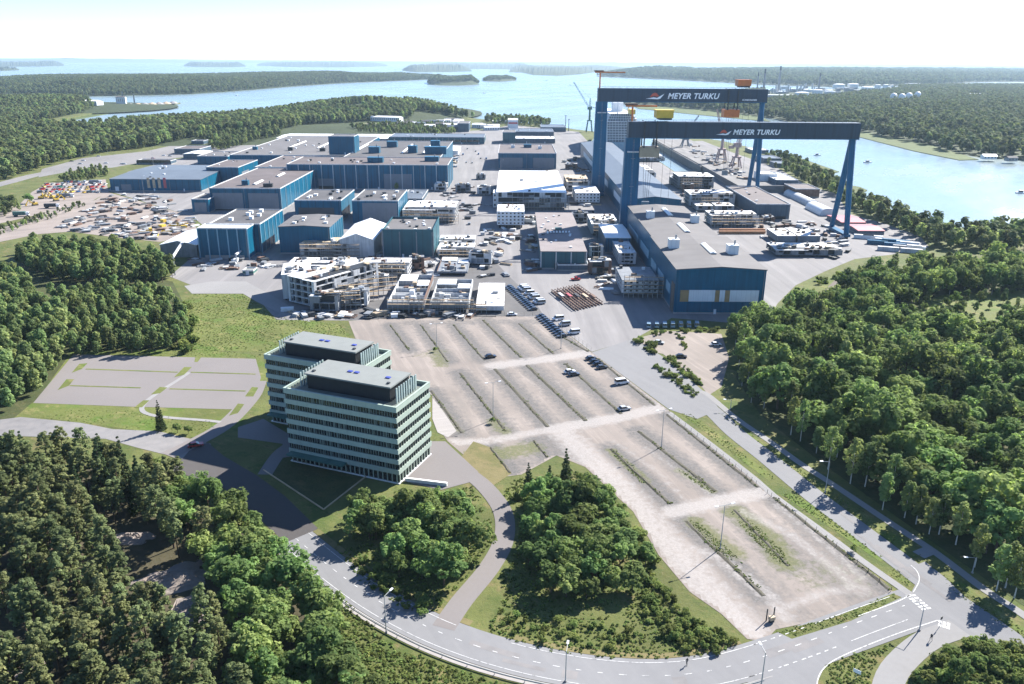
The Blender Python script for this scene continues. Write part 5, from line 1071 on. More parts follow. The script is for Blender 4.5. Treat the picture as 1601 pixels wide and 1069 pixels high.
# ------------------------------------------------------------------ lamp posts, signs, fences
def lamp(label, px, ty, arm=0.0, heads=1, h=None):
    X, Y = G(*px); H = h or hgt(px[0], px[1], ty); t = thing('street_lamp', label, 'street lamp', (X, Y, 0.02)); MB().tube((0,0,0), (0,0,H), .13, .07, 8).build('pole', 'lamp_metal', t)
    MB().box(-.2, .2, -.2, .2, 0, .35).build('base', 'concrete', t)
    dx = 1.6 if arm >= 0 else -1.6
    a = math.radians(arm)
    for s in range(heads):
        k = -1 if s else 1; e = (1.8*math.cos(a)*k, 1.8*math.sin(a)*k, H+.15)
        MB().tube((0, 0, H-.05), e, .06, n=6).build('arm', 'lamp_metal', t)
        q = MB(); q.beam(e, (e[0]+.9*math.cos(a)*k, e[1]+.9*math.sin(a)*k, H+.2), .38, .16); q.build('lamp_head', 'sign_white', t)
for px, ty, arm, hd, lab in (((1126,858),790,200,2,'lamp post in the lowest gravel lot'),((1034,699),641,200,2,'lamp post on a gravel ridge beside the side road'),((771,656),598,200,2,'lamp post with weeds at its foot in the middle of the lot'),((683,544),506,200,2,'lamp post with weeds at its foot in the upper gravel lot'),
        ((604,990),932,60,1,'lamp post on the outer side of the main road bend'),((884,1066),1018,80,1,'lamp post at the bottom of the main road bend'),((1190,1072),1020,100,1,'lamp post opposite the lot gate'),((1437,986),948,130,1,'lamp post beside the zebra crossing'),((1520,896),872,180,1,'lamp post in front of the dark wood by the junction'),((1290,770),722,180,1,'lamp post by the right footpath halfway along the wood'),((1142,640),625,180,1,'lamp post at the top of the right footpath'),((877,545),500,200,1,'tall pale mast at the fence corner of the upper lot')):
    lamp(lab, px, ty, arm, hd)
for k, (px, ty) in enumerate((((225,302),275),((240,258),230),((168,240),226),((608,292),262),((592,296),275),((783,290),250))):
    lamp(('tall white lamp mast in front of the gabled hall','thin lamp mast behind the glass fronted office','thin lamp mast at the forest edge of the far car park','lamp post against the very wide hall, the taller one','lamp post against the very wide hall, the shorter one','lamp post by the huge pale ship section')[k], px, ty, 0, 1)
for k, (px, ty) in enumerate((((884,203),181),((889,205),187))):
    X, Y = G(*px); t = thing('mast', ('taller','shorter')[k] + ' of two slim masts on the shore beyond the sheds', 'mast', (X, Y, 0)); MB().tube((0,0,0), (0,0,hgt(*px, ty)), .8, .5, 6).build('pole', 'steel_grey', t); MB().box(-1.5,1.5,-.5,.5,hgt(*px, ty)+.01,hgt(*px, ty)+1).build('lamp_rack', 'steel_grey', t)
t = thing('sign_post', 'white road sign at the foot of the grass island by the junction', 'road sign', (*G(1338, 1062), 0), R(-40)); MB().tube((0,0,0), (0,0,2.4), .05, n=6).build('post', 'lamp_metal', t); MB().box(-.7,.7,-.06,-.02,1.5,2.3).build('panel', 'sign_white', t)
t = thing('sign_post', 'small dark sign at the tip of the grass island beside the zebra crossing', 'road sign', (*G(1469, 980), 0), R(30)); MB().tube((0,0,0), (0,0,2.6), .05, n=6).build('post', 'lamp_metal', t); MB().box(-.35,.35,-.06,-.02,1.9,2.6).build('panel', 'steel_dark', t)
t = thing('guard_rail', 'steel guard rail along the outer edge of the main road bend', 'guard rail', (0,0,0)); q = MB(); g = sides(LM[:int(nM*.70)], -5.75); p_ = MB()
for i in range(0, len(g)-1): q.beam((*g[i], .62), (*g[i+1], .62), .06, .3)
for i in range(0, len(g), 2): p_.box(g[i].x-.06, g[i].x+.06, g[i].y-.06, g[i].y+.06, 0, .7)
q.build('rail', 'lamp_metal', t); p_.build('posts', 'lamp_metal', t)
def fence(label, pts, h=1.2, step=3.2):
    t = thing('wire_fence', label, 'fence', (0,0,0)); q = MB(); r_ = MB(); L = spline(P(pts), step)
    for i, v in enumerate(L):
        q.box(v.x-.04, v.x+.04, v.y-.04, v.y+.04, 0, h)
        if i: 
            for z in (.15, h*.5, h-.05): r_.beam((*L[i-1], z), (*v, z), .018, .018)
    q.build('posts', 'steel_dark', t); r_.build('wires', 'steel_dark', t)
fence('wire fence between the lowest gravel lot and the left footpath', [(1046,646),(1182,757),(1206,776),(1292,842),(1393,924)])
fence('wire fence between the front row of ship sections and the gravel lot', [(540,500),(600,496),(700,495),(800,494),(846,495)], 2.2, 4)
fence('wire fence along the row of parked vans', [(846,496),(886,521),(924,550)], 2.2, 4)
for a, b, lab in (((274,430),(293,397),'white pipe gantry frame at the edge of the wood'),((370,411),(386,399),'short white pipe gantry below the seamed blue block')):
    t = thing('pipe_gantry', lab, 'pipe gantry', (0,0,0)); A, B = G(*a), G(*b); z = 10 if 'edge' in lab else 5
    MB().beam((*A, z), (*B, z), 1.0, 1.0).build('beam', 'steel_white', t); 
    for q in (A, B): MB().tube((*q, 0), (*q, z-.5), .4, n=6).build('leg', 'steel_white', t)
t = thing('person', 'person in dark clothes walking along the inner edge of the main road', 'person', (*G(1073.5,1040), .07), R(30))
def figure(t):
    me = bpy.data.meshes.new('person'); v = [(0,0,.95),(0,0,1.2),(0,0,1.45),(0,0,1.56),(0,0,1.70),(.12,0,.9),(.16,.12,.48),(.16,.02,.05),(.17,.14,.03),(-.12,0,.9),(-.14,-.05,.48),(-.14,-.28,.08),(-.14,-.18,.03),(.2,0,1.42),(.25,-.12,1.15),(.24,0,.92),(-.2,0,1.42),(-.25,.1,1.15),(-.24,.2,.95)]
    me.from_pydata(v, [(0,1),(1,2),(2,3),(3,4),(0,5),(5,6),(6,7),(7,8),(0,9),(9,10),(10,11),(11,12),(2,13),(13,14),(14,15),(2,16),(16,17),(17,18)], []); me.materials.append(M['steel_dark'])
    o = bpy.data.objects.new('body', me); COL.objects.link(o); o.parent = t; md = o.modifiers.new('skin', 'SKIN'); rr = [.15,.15,.16,.06,.11,.09,.07,.045,.05,.09,.07,.045,.05,.07,.05,.035,.07,.05,.035]
    for i, s in enumerate(me.skin_vertices[0].data): s.radius = (rr[i], rr[i]*.85); s.use_root = i == 0
    o.modifiers.new('sub', 'SUBSURF').levels = 1
figure(t)
t = thing('person', 'person in dark clothes on the curved side path by the grass island', 'person', (*G(1455,1002), .08), R(120)); figure(t)

# ------------------------------------------------------------------ loose things stacked about the yard
def free(x, y, pad=1.5): return not any(a-pad < x < b+pad and c-pad < y < d+pad for a, b, c, d in FOOT)
def stack(label, name, at, ang, kind, mat, group, z0=.06):
    t = thing(name, label, 'stack', (*at, z0), ang, group)
    if kind == 'plates':
        z = 0
        for k in range(int(NP.integers(3, 6))):
            a, b_ = NP.uniform(2.2, 4), NP.uniform(.9, 1.6); q = MB(); q.box(-a, a, -b_, b_, z+.15, z+.4); q.box(-a*.7, -a*.6, -b_, b_, z, z+.149); q.box(a*.6, a*.7, -b_, b_, z, z+.149); q.build('plate', mat, t); z += .42
    elif kind == 'pipes':
        for k in range(7):
            r = .28; q = MB(); row = 0 if k < 4 else 1; i = k if k < 4 else k-4+.5
            q.tube((-3.5, (i-1.5)*r*2.05, r + row*r*1.75), (3.5, (i-1.5)*r*2.05, r + row*r*1.75), r, n=8); q.build('pipe', mat, t)
    elif kind == 'crate':
        q = MB(); a, b_, h = NP.uniform(1.2, 2.6), NP.uniform(.9, 1.6), NP.uniform(1.1, 2.4); q.box(-a, a, -b_, b_, .15, h); q.build('box', mat, t); q = MB()
        for u in (-a*.8, 0, a*.8): q.box(u-.12, u+.12, -b_, b_, 0, .148)
        q.build('skids', 'wood_pale', t); MB().box(-a-.05, a+.05, -b_-.05, b_+.05, h+.002, h+.1).build('lid', mat, t)
    elif kind == 'frame':
        q = MB(); a, b_ = NP.uniform(3, 6), NP.uniform(1, 2)
        for v in (-b_, b_): q.beam((-a, v, .5), (a, v, .5), .3, .5)
        for k in range(5): u = -a + 2*a*k/4; q.beam((u, -b_, .4), (u, b_, .4), .25, .3)
        q.build('frame', mat, t); MB().box(-a*.6, a*.2, -b_*.7, b_*.7, .76, 1.1).build('load', 'steel_white', t)
GR = {'plates': ('plate_stack','stack of steel plates on battens'), 'pipes': ('pipe_bundle','bundle of long pipes'), 'crate': ('crate','lidded crate on skids'), 'frame': ('steel_frame','welded steel frame lying flat')}
def strew(n, poly, where, mats, kinds=('plates','pipes','crate','frame'), ang=None, z0=.06):
    k = 0; tries = 0; xs = [p[0] for p in poly]; ys = [p[1] for p in poly]
    while k < n and tries < n*40:
        tries += 1; px = (NP.uniform(min(xs), max(xs)), NP.uniform(min(ys), max(ys)))
        if not inpoly(*px, poly): continue
        x, y = G(*px, z0)
        if not free(x, y): continue
        kd = kinds[int(NP.integers(len(kinds)))]; m_ = mats[int(NP.integers(len(mats)))]
        stack(GR[kd][1] + ' ' + where, GR[kd][0], (x, y), ang if ang is not None else NP.uniform(0, 3.14), kd, m_, 'goods ' + where, z0); k += 1
MX = ['rust','steel_white','steel_grey','steel_dark','primer_tan','white_paint','concrete']
strew(190, [(85,360),(100,345),(150,322),(168,302),(250,302),(300,338),(308,362),(240,376),(180,370)], 'in the storage yard beside the gabled hall', ['rust','steel_grey','steel_dark','concrete','roof_brown','steel_grey','steel_white'], ('plates','pipes','frame','pipes'))
strew(9, [(215,370),(235,350),(290,340),(302,362),(260,376)], 'in yellow at the edge of the storage yard', ['yellow_steel'], ('frame','crate'))
strew(40, [(430,480),(480,492),(600,488),(740,492),(738,496),(600,496),(500,500),(440,490)], 'along the fence below the front row', MX)
strew(34, [(690,290),(770,290),(775,330),(745,350),(700,360)], 'along the left edge of the yard street', ['rust','steel_dark','steel_grey'])
strew(30, [(820,400),(840,330),(846,425),(830,425)], 'beside the teal workshop', MX); strew(24, [(920,395),(962,395),(962,470),(930,440)], 'in the lane left of the big blue hall', MX)
strew(40, [(1180,352),(1210,352),(1215,380),(1290,400),(1330,395),(1300,345),(1250,342)], 'under the near crane', ['steel_grey','rust','steel_white','steel_dark']); strew(30, [(880,250),(915,240),(935,270),(890,268)], 'on the apron left of the pale blue hall', ['steel_dark','steel_grey','rust'])
strew(28, [(690,240),(715,232),(716,262),(700,262)], 'beside the white pillared end of the wide hall', MX); strew(60, [(1056,226),(1098,226),(1160,262),(1180,284),(1166,284),(1110,262)], 'on the quay along the dock', ['steel_grey','primer_tan','rust','steel_white','concrete'], z0=6.02)
strew(26, [(300,405),(420,404),(430,418),(330,425),(300,420)], 'at the foot of the seamed blue block', MX)
for n_, poly_, wh_ in ((26,[(745,352),(778,360),(800,440),(760,440),(742,400)],'on the street beside the white deck panels'),(24,[(1205,345),(1330,400),(1300,404),(1190,380),(1190,350)],'on the paving east of the big blue hall'),(18,[(560,345),(590,352),(600,410),(580,408)],'between the shelter and the teal hall'),(16,[(880,300),(940,318),(925,335),(880,328)],'behind the ragged ship section'),(18,[(640,405),(684,405),(684,432),(650,440)],'behind the open hull sections'),(20,[(1060,296),(1110,300),(1100,330),(1070,322)],'among the ship sections by the dock head'),(16,[(770,357),(830,357),(830,380),(780,380)],'below the detached deckhouse')):
    strew(n_, poly_, wh_, ['steel_grey','rust','steel_white','steel_dark','white_paint','concrete','primer_tan'])
k_ = 0
for px in ((745,374),(752,412),(738,432),(664,398),(586,446),(652,420),(832,378),(831,348),(907,347),(913,388),(937,428),(931,402),(1010,266),(1054,288),(1200,347),(1262,392),(1300,392),(757,304),(752,280),(893,264),(1206,334),(640,440),(598,470),(560,476),(512,484),(1150,354),(1075,300),(955,440),(690,298),(724,300)):
    x, y = G(*px)
    if not free(x, y, 4): continue
    w_, d_, h_ = NP.uniform(4, 7), NP.uniform(3, 5), NP.uniform(3.5, 8)
    ship_block('small ship module standing on trestles in a yard lane', None, 1 + int(h_ > 5.5), 'open', ('steel_white','steel_grey','rust')[k_ % 3], 'white_roof' if k_ % 2 else 'steel_grey', NP.uniform(-.15,.15), .9, 5, None, 'ship_module', 'small ship modules in the yard lanes', (x, y, w_, d_, h_)); k_ += 1
def scaffold(at, ang, n, lv):
    t = thing('scaffold', 'tube scaffold tower beside a ship section in the yard', 'scaffold', (*at, .06), ang, 'scaffold towers in the yard'); q = MB()
    for i in range(n+1):
        for v in (0, 1.4): q.box(i*2.4-.06, i*2.4+.06, v-.06, v+.06, 0, lv*2.1+1)
    for j in range(1, lv+1):
        for v in (0, 1.4): q.box(-.1, n*2.4+.1, v-.05, v+.05, j*2.1-.05, j*2.1+.05); q.box(-.1, n*2.4+.1, v-.04, v+.04, j*2.1+.95, j*2.1+1.03)
    q.build('tubes', 'lamp_metal', t)
    for j in range(1, lv+1): MB().box(0, n*2.4, .07, 1.33, j*2.1+.051, j*2.1+.12).build('platform', 'wood_pale', t)
for px, a, n_, lv in (((606,490),0,7,3),((640,490),0,6,3),((676,490),0,8,3),((712,490),0,6,2),((500,487),R(18),8,4),((530,474),R(18),8,4),((562,464),R(18),8,4),((470,405),0,8,4),((505,405),0,9,4),((565,438),0,10,4),((812,329),0,9,4),((846,329),0,9,4),((975,466),0,8,5),((1005,466),0,6,4),((1112,356),0,7,4),((1150,356),0,8,3),((1082,326),0,9,4),((1064,298),0,8,5),((630,350),0,9,4),((670,350),0,9,3),((927,370),0,7,3),((686,404),0,9,2)):
    scaffold(G(*px), a, n_, lv)
for i in range(5):                                           # long red and brown girder frames lying by the lot
    o = Vector(G(872 + 9*i, 462 - 2*i)); stack_t = thing('girder_frame', 'long rusty girder frame laid beside others next to the van row', 'girder', (o.x + FD.x*10, o.y + FD.y*10, .06), math.atan2(FD.y, FD.x), 'rusty girder frames next to the van row')
    q = MB()
    for v in (-.9, .9):
        q.beam((-17, v, .3), (17, v, .3), .3, .5); q.beam((-17, v, 1.5), (17, v, 1.5), .25, .3)
    for k in range(12): u = -16.5 + 3*k; q.beam((u, -.9, .4), (u, .9, 1.4), .2, .2); q.beam((u, -.9, .5), (u, -.9, 1.4), .2, .2)
    q.build('girder', 'rust', stack_t); MB().box(-8+3*i, -2+3*i, -.7, .7, 1.7, 2.1).build('load', ('steel_white','red_sheet','steel_dark','primer_tan','rust')[i], stack_t)
for i, px in enumerate(((1160,362),(1160,365.5))):
    t = thing('crane_girder', ('upper','lower')[i] + ' of two long orange girders lying behind the big blue hall', 'girder', (*G(*px), .06), R(2)); MB().box(-16, 16, -.9, .9, .3, 2.0).build('girder', 'faded_orange', t)
    for u in (-12, 0, 12): MB().box(u-.4, u+.4, -1, 1, 0, .298).build('trestle', 'steel_dark', t)
def boat(label, px, ang, ln, group=None):
    t = thing('boat', label, 'boat', (*G(*px, SEA), SEA-.1), ang, group); l = ln/2; w = ln*.15
    MB().prism([(-l, -w), (l*.4, -w), (l, 0), (l*.4, w), (-l, w)], 0, 1.3).build('hull', 'white_paint', t); MB().box(-l*.5, l*.2, -w*.7, w*.7, 1.303, 2.8).build('cabin', 'steel_dark' if 'dark' in label else 'white_paint', t); MB().box(-l*.52, l*.24, -w*.74, w*.74, 2.803, 2.95).build('roof', 'white_paint', t)
for px, ln, lab in (((1278,243),9,'dark cabined boat on the bay near the crane beam'),((1357,254),11,'dark cabined boat in the middle of the bay'),((1597,302),10,'dark cabined boat at the picture edge of the bay'),((85,157),24,'long white boat in the left sound'),((97,156.5),18,'shorter white boat following another in the left sound'),((371,149.5),16,'white boat off the long island'),((757,145.5),14,'white boat in open water beyond the headland'),((854,125.5),30,'white sailing yacht far out before the islands'),((892,133),34,'white motor yacht far out left of the farther crane'),((30,109.5),50,'white ferry among the far left islands'),((113,106.5),50,'small white ferry on the far left water'),((310,96.8),150,'white cruise ferry on the horizon')):
    boat(lab, px, R(NP.uniform(-20, 20)), ln)
# ------------------------------------------------------------------ trees
def leaf_mesh(name, mat, clumps, per, size, flat=1.0, up=.75, bend=.62):
    """many small leaf faces grouped in clumps; clumps: list of (centre, radius)"""
    V = []; 
    for c, r in clumps:
        d = NP.normal(size=(per, 3)); d /= np.linalg.norm(d, axis=1)[:, None]
        rad = r*(.7 + .3*NP.random(per)**.5)
        p = np.array(c) + d*rad[:, None]*np.array([1, 1, flat])
        nrm = d*bend + NP.normal(size=(per, 3))*.32 + np.array([0, 0, up]); nrm /= np.linalg.norm(nrm, axis=1)[:, None]
        a = np.cross(nrm, NP.normal(size=(per, 3))); a /= np.linalg.norm(a, axis=1)[:, None]; b = np.cross(nrm, a)
        s = size*NP.uniform(.6, 1.35, per)[:, None]; a = a*s; b = b*s*.7
        V.append(np.stack([p-a, p-b*1.0, p+a, p+b*1.0], 1))
    V = np.concatenate(V).reshape(-1, 3); n = len(V)//4
    me = bpy.data.meshes.new(name); me.vertices.add(n*4); me.vertices.foreach_set('co', V.astype('f').ravel())
    me.loops.add(n*4); me.loops.foreach_set('vertex_index', np.arange(n*4, dtype='i')); me.polygons.add(n)
    me.polygons.foreach_set('loop_start', np.arange(0, n*4, 4, dtype='i')); me.materials.append(M[mat]); me.update(calc_edges=True); return me
def trunk_mesh(h, r, mat, limbs=(), lean=.0):
    q = MB(); pts = [(lean*h*t*t + NP.uniform(-.08,.08)*t*3, NP.uniform(-.08,.08)*t*3, h*t) for t in (0, .35, .7, 1)]; pts[0] = (0, 0, -.3)
    for i in range(3): q.tube(pts[i], pts[i+1], r*(1-.28*i), r*(1-.28*(i+1)), 6, cap=False)
    for a, z0, l, rise in limbs:
        q.tube((0, 0, h*z0), (math.cos(a)*l, math.sin(a)*l, h*z0 + rise), r*.4, r*.12, 5, cap=False)
    return q.mesh('trunk', mat)
def broad(h, w, nc=36, per=46, size=.46):
    cl = []
    lobes = [(NP.uniform(-.32,.32)*w, NP.uniform(-.32,.32)*w, h*NP.uniform(.42,.74), w*NP.uniform(.26,.40)) for _ in range(6)] + [(0, 0, h*.78, w*.32), (0, 0, h*.5, w*.42)]
    for k in range(nc):
        lx, ly, lz, lr = lobes[k % 8]; d = NP.normal(size=3); d /= np.linalg.norm(d); d[2] = abs(d[2])*.95 - .25
        cl.append(((lx+d[0]*lr, ly+d[1]*lr, lz+d[2]*lr*1.0), w*NP.uniform(.12, .20)))
    return leaf_mesh('crown', 'leaf_broad', cl, per, size, .85), trunk_mesh(h*.72, .16+h*.008, 'bark', [(NP.uniform(0, 6.3), NP.uniform(.35,.6), w*.33, h*.2) for _ in range(5)])
def slender(h, w, mat, barkm, nc=32, per=44, size=.34):
    cl = []
    for k in range(nc):
        t = (k+.5)/nc; rr = w*.5*math.sin(math.pi*min(1, (t*.86+.12)))**.7; a = k*2.4 + NP.uniform(-.5,.5); f = NP.uniform(.35, 1)
        cl.append(((rr*f*math.cos(a), rr*f*math.sin(a), h*(.30 + .68*t) - .15*rr), w*NP.uniform(.11,.19)))
    return leaf_mesh('crown', mat, cl, per, size, 1.05), trunk_mesh(h*.9, .11+h*.006, barkm, [(NP.uniform(0, 6.3), NP.uniform(.4,.7), w*.3, h*.12) for _ in range(4)])
def pine(h, w, nc=46, per=46, size=.27):
    cl = []; lim = []
    for k in range(nc):
        t = (k+.5)/nc; z = h*(.36 + .62*t); rr = w*.5*(1-.62*t**1.6)*NP.uniform(.35, 1.0); a = k*2.4 + NP.uniform(-.7,.7)
        cl.append(((rr*math.cos(a), rr*math.sin(a), z + NP.uniform(-.4,.4)), w*NP.uniform(.085,.155)))
        if k % 5 == 0: lim.append((a, z/h/1.04, rr, .3))
    return leaf_mesh('crown', 'needle_pine', cl, per, size, .55, .7), trunk_mesh(h*.96, .15+h*.006, 'bark', lim)
def spruce(h, w, tiers=15, per=40, size=.32):
    cl = []
    for k in range(tiers):
        t = k/(tiers-1); rr = w*.5*(1-t)**.85 + .15; n = max(1, int(7*(1-t))+1)
        for j in range(n):
            a = 6.28*j/n + k*.9 + NP.uniform(-.25,.25); f = NP.uniform(.55, .95); cl.append(((rr*f*math.cos(a), rr*f*math.sin(a), h*(.08+.90*t) - rr*.28*f), rr*.34+.22))
    return leaf_mesh('crown', 'needle_spruce', cl, per, size, .55, .3), trunk_mesh(h*.95, .16+h*.006, 'bark')
def shrub(w, h, nc=9, per=46, size=.22):
    cl = [((NP.uniform(-.35,.35)*w, NP.uniform(-.35,.35)*w, h*NP.uniform(.3,.75)), w*NP.uniform(.16,.28)) for _ in range(nc)]
    return leaf_mesh('foliage', 'leaf_shrub', cl, per, size, .8), MB().tube((0,0,-.1), (0,0,h*.5), .05, .03, 5).mesh('stem', 'bark')
KIND = {'broadleaf_tree': [broad(h, w) for h, w in ((9.5,7.5),(11,8),(8,6.5),(12,8.5),(10,6.8),(9,8.2),(13,8))],
        'birch_tree': [slender(h, w, 'leaf_birch', 'birch_bark') for h, w in ((13,5),(15,5.6),(11,4.4),(14,4.8))],
        'slender_tree': [slender(h, w, 'leaf_slender', 'bark', 30, 46, .42) for h, w in ((10,4.8),(12,5.2),(9,4.6),(11,5.6))],
        'pine_tree': [pine(h, w) for h, w in ((13,5.2),(15,5.8),(11.5,4.8),(14,5.0),(12.5,5.8),(10,4.6))],
        'spruce_tree': [spruce(h, w) for h, w in ((15,5.2),(12,4.4),(17,5.6))],
        'shrub': [shrub(w, h) for w, h in ((2.4,1.5),(1.8,1.1),(3.0,2.0),(2.2,2.2))]}
HT = {'broadleaf_tree': (9.5,11,8,12,10,9,13), 'birch_tree': (13,15,11,14), 'slender_tree': (10,12,9,11), 'pine_tree': (13,15,11.5,14,12.5,10), 'spruce_tree': (15,12,17), 'shrub': (1.5,1.1,2,2.2)}
CNT = {}
def plant(kind, x, y, s, label, group, v=None, z=0.0, cat='tree'):
    v = int(NP.integers(len(KIND[kind]))) if v is None else v; cr, tr = KIND[kind][v]; CNT[kind] = CNT.get(kind, 0) + 1
    t = thing(kind, label, cat, (x, y, z), NP.uniform(0, 6.28), group); t.scale = (s*NP.uniform(.92,1.08),)*2 + (s*NP.uniform(.92,1.1),)
    a = bpy.data.objects.new('trunk' if kind != 'shrub' else 'stem', tr); b = bpy.data.objects.new('crown' if kind != 'shrub' else 'foliage', cr)
    for o in (a, b): COL.objects.link(o); o.parent = t
    return t
def sites(poly, gap, jit=.42, holes=(), world=False):
    q = poly if world else P(poly); xs = [p[0] for p in q]; ys = [p[1] for p in q]; out = []
    x0, x1, y0, y1 = min(xs), max(xs), min(ys), max(ys); hq = [P(h) for h in holes]
    nx, ny = int((x1-x0)/gap)+1, int((y1-y0)/gap)+1
    for j in range(ny):
        for i in range(nx):
            x = x0 + gap*(i + .5*(j % 2) + NP.uniform(-jit, jit)); y = y0 + gap*(j + NP.uniform(-jit, jit))
            if inpoly(x, y, q) and not any(inpoly(x, y, h) for h in hq): out.append((x, y))
    return out
WOODS = {}                                                   # mass woods: name -> list of (kind, x, y, z, scale)
def mass(name, kind, pts, s0, s1): WOODS.setdefault(name, []).extend((kind, x, y, hz(x, y), NP.uniform(s0, s1)) for x, y in pts)
near = lambda p: math.hypot(p[0], p[1])
# knoll of pines bottom left, broadleaved trees on its right flank
KNOLL = [(-60,732),(60,728),(150,736),(240,758),(300,768),(345,790),(400,842),(455,906),(500,962),(556,1050),(600,1108),(640,1180),(660,1300),(-60,1300)]
HOLES = [[(165,835),(215,815),(255,850),(275,880),(345,905),(345,1000),(290,1015),(240,985),(195,910)],[(-20,1010),(60,1025),(70,1062),(-20,1060)],[(300,800),(345,812),(360,850),(320,840)]]
pts = sorted(sites(KNOLL, 4.6, .47, HOLES), key=near); nb = 0
for x, y in pts:
    px, py = proj(x, y); edge = px - (285 + (py-820)*.40)
    if not (-50 < px < 700 and py < 1290): continue
    if edge + NP.normal()*28 > 0:
        mk = edge > 60
        plant('broadleaf_tree', x, y, NP.uniform(.62,.95), 'fresh green broadleaved tree on the road side of the pine knoll' if mk else 'broadleaved tree standing mixed among the knoll pines', 'broadleaved trees on the road side of the knoll' if mk else 'broadleaved trees among the knoll pines')
    elif CNT.get('pine_tree', 0) < 300:
        if py < 800 and NP.random() < .3: plant('spruce_tree', x, y, NP.uniform(.7,.95), 'dark pointed spruce along the top edge of the pine knoll', 'spruces at the top edge of the knoll')
        else:
            g = py < 860; plant('pine_tree', x, y, NP.uniform(.72,1.08), 'olive green pine on the far slope of the rocky knoll' if g else 'olive green pine on the near slope of the rocky knoll', 'pines on the far slope of the knoll' if g else 'pines on the near slope of the knoll')
# copse between the tower and the gravel lot, split by the footpath
for poly, tagw in (([(540,832),(560,812),(600,800),(690,786),(738,800),(744,850),(712,905),(690,925),(662,930),(620,905),(575,870)], 'west of the curved footpath'),
                   ([(822,800),(850,772),(905,768),(948,792),(992,838),(1012,890),(1006,922),(965,940),(905,938),(850,928),(812,908),(806,890),(828,862)], 'east of the curved footpath')):
    for x, y in sites(poly, 4.9, .4): plant('broadleaf_tree', x, y, NP.uniform(.56,.92), 'round broadleaved tree in the copse ' + tagw, 'copse trees ' + tagw)
for i, (px, s) in enumerate((((858,772),.72),((884,770),.75),((838,790),.6),((905,792),.6),((826,772),.55))):
    plant('spruce_tree', *G(*px), s, ('tall narrow conifer left of its twin','tall narrow conifer, tallest of the copse','conifer low at the front','conifer at the right edge','small conifer at the left edge')[i].replace(' left ', ' west ').replace('right ', 'east ').replace(' left', ' west') + ' at the top of the copse', None)
# the wood on the right
WOOD = [(1146,566),(1150,600),(1190,652),(1300,742),(1440,842),(1560,930),(1660,1000),(1760,1090),(1900,1100),(1900,432),(1601,416),(1450,426),(1375,430),(1330,442),(1290,462),(1252,486),(1206,504),(1165,512),(1140,530)]
WH = [[(1262,480),(1285,452),(1330,428),(1345,440),(1300,478),(1275,490)],[(1370,492),(1480,466),(1700,452),(1700,510),(1540,530),(1410,522)]]
pts = sorted(sites(WOOD, 6.9, .45, WH), key=near); EDGE = P([(1146,566),(1150,600),(1190,652),(1300,742),(1440,842),(1560,930),(1660,1000)])
def edged(x, y):
    best = 1e9
    for (ax, ay), (bx, by) in zip(EDGE, EDGE[1:]):
        t = max(0, min(1, ((x-ax)*(bx-ax)+(y-ay)*(by-ay))/((bx-ax)**2+(by-ay)**2))); best = min(best, math.hypot(x-ax-t*(bx-ax), y-ay-t*(by-ay)))
    return best
inview = lambda x, y, z=6: -25 < proj(x, y, z)[0] < 1640 and proj(x, y, z)[1] < 1110
for x, y in pts:
    e = edged(x, y)
    if not inview(x, y): continue
    if e < 9 and NP.random() < .75 or NP.random() < .22 and CNT.get('birch_tree', 0) < 280:
        plant('birch_tree', x, y, NP.uniform(.75,1.0), 'pale stemmed birch in the front row beside the footpath' if e < 8 else 'slim light green birch inside the large wood', 'birches in the front row of the large wood' if e < 8 else 'birches inside the large wood')
    elif CNT.get('broadleaf_tree', 0) < 272: plant('broadleaf_tree', x, y, NP.uniform(.7,1.55), 'dense broadleaved tree in the near part of the large wood', 'broadleaved trees in the near part of the large wood')
    else: mass('right_woods', 'broadleaf_tree' if NP.random() < .85 else 'slender_tree', [(x, y)], .85, 1.45)
# wood on the left, denser and finer
for poly in ([(20,412),(60,392),(150,396),(250,410),(272,428),(268,446),(180,446),(80,440)], [(-40,478),(60,478),(110,500),(100,560),(62,618),(30,640),(-40,655)], [(-40,440),(30,436),(60,470),(-40,480)]):
    for x, y in sorted(sites(poly, 5.0, .42), key=near):
        if not -30 < proj(x, y, 5)[0] < 330: continue
        if CNT.get('slender_tree', 0) < 150: plant('slender_tree', x, y, NP.uniform(.75,1.12), 'narrow crowned tree in the dense wood beside the paved car park', 'narrow crowned trees of the wood by the paved car park')
        else: mass('left_woods', 'slender_tree', [(x, y)], .8, 1.15)
for x, y in sites([(1370,492),(1480,466),(1640,452),(1640,508),(1540,528),(1410,520)], 8.5, .45): plant('slender_tree' if NP.random() < .6 else 'broadleaf_tree', x, y, NP.uniform(.35,.62), 'young tree scattered over the sunny glade inside the large wood', 'young trees in the glade of the large wood')
for x, y in sites([(80,468),(180,456),(262,462),(292,500),(297,532),(262,549),(190,557),(108,557),(112,505)], 4.1, .45):
    if CNT.get('slender_tree', 0) < 300: plant('slender_tree', x, y, NP.uniform(.45,.85), 'bushy young tree in the bright scrub behind the paved car park', 'young trees in the scrub behind the paved car park')
    else: mass('left_woods', 'slender_tree', [(x, y)], .45, .85)
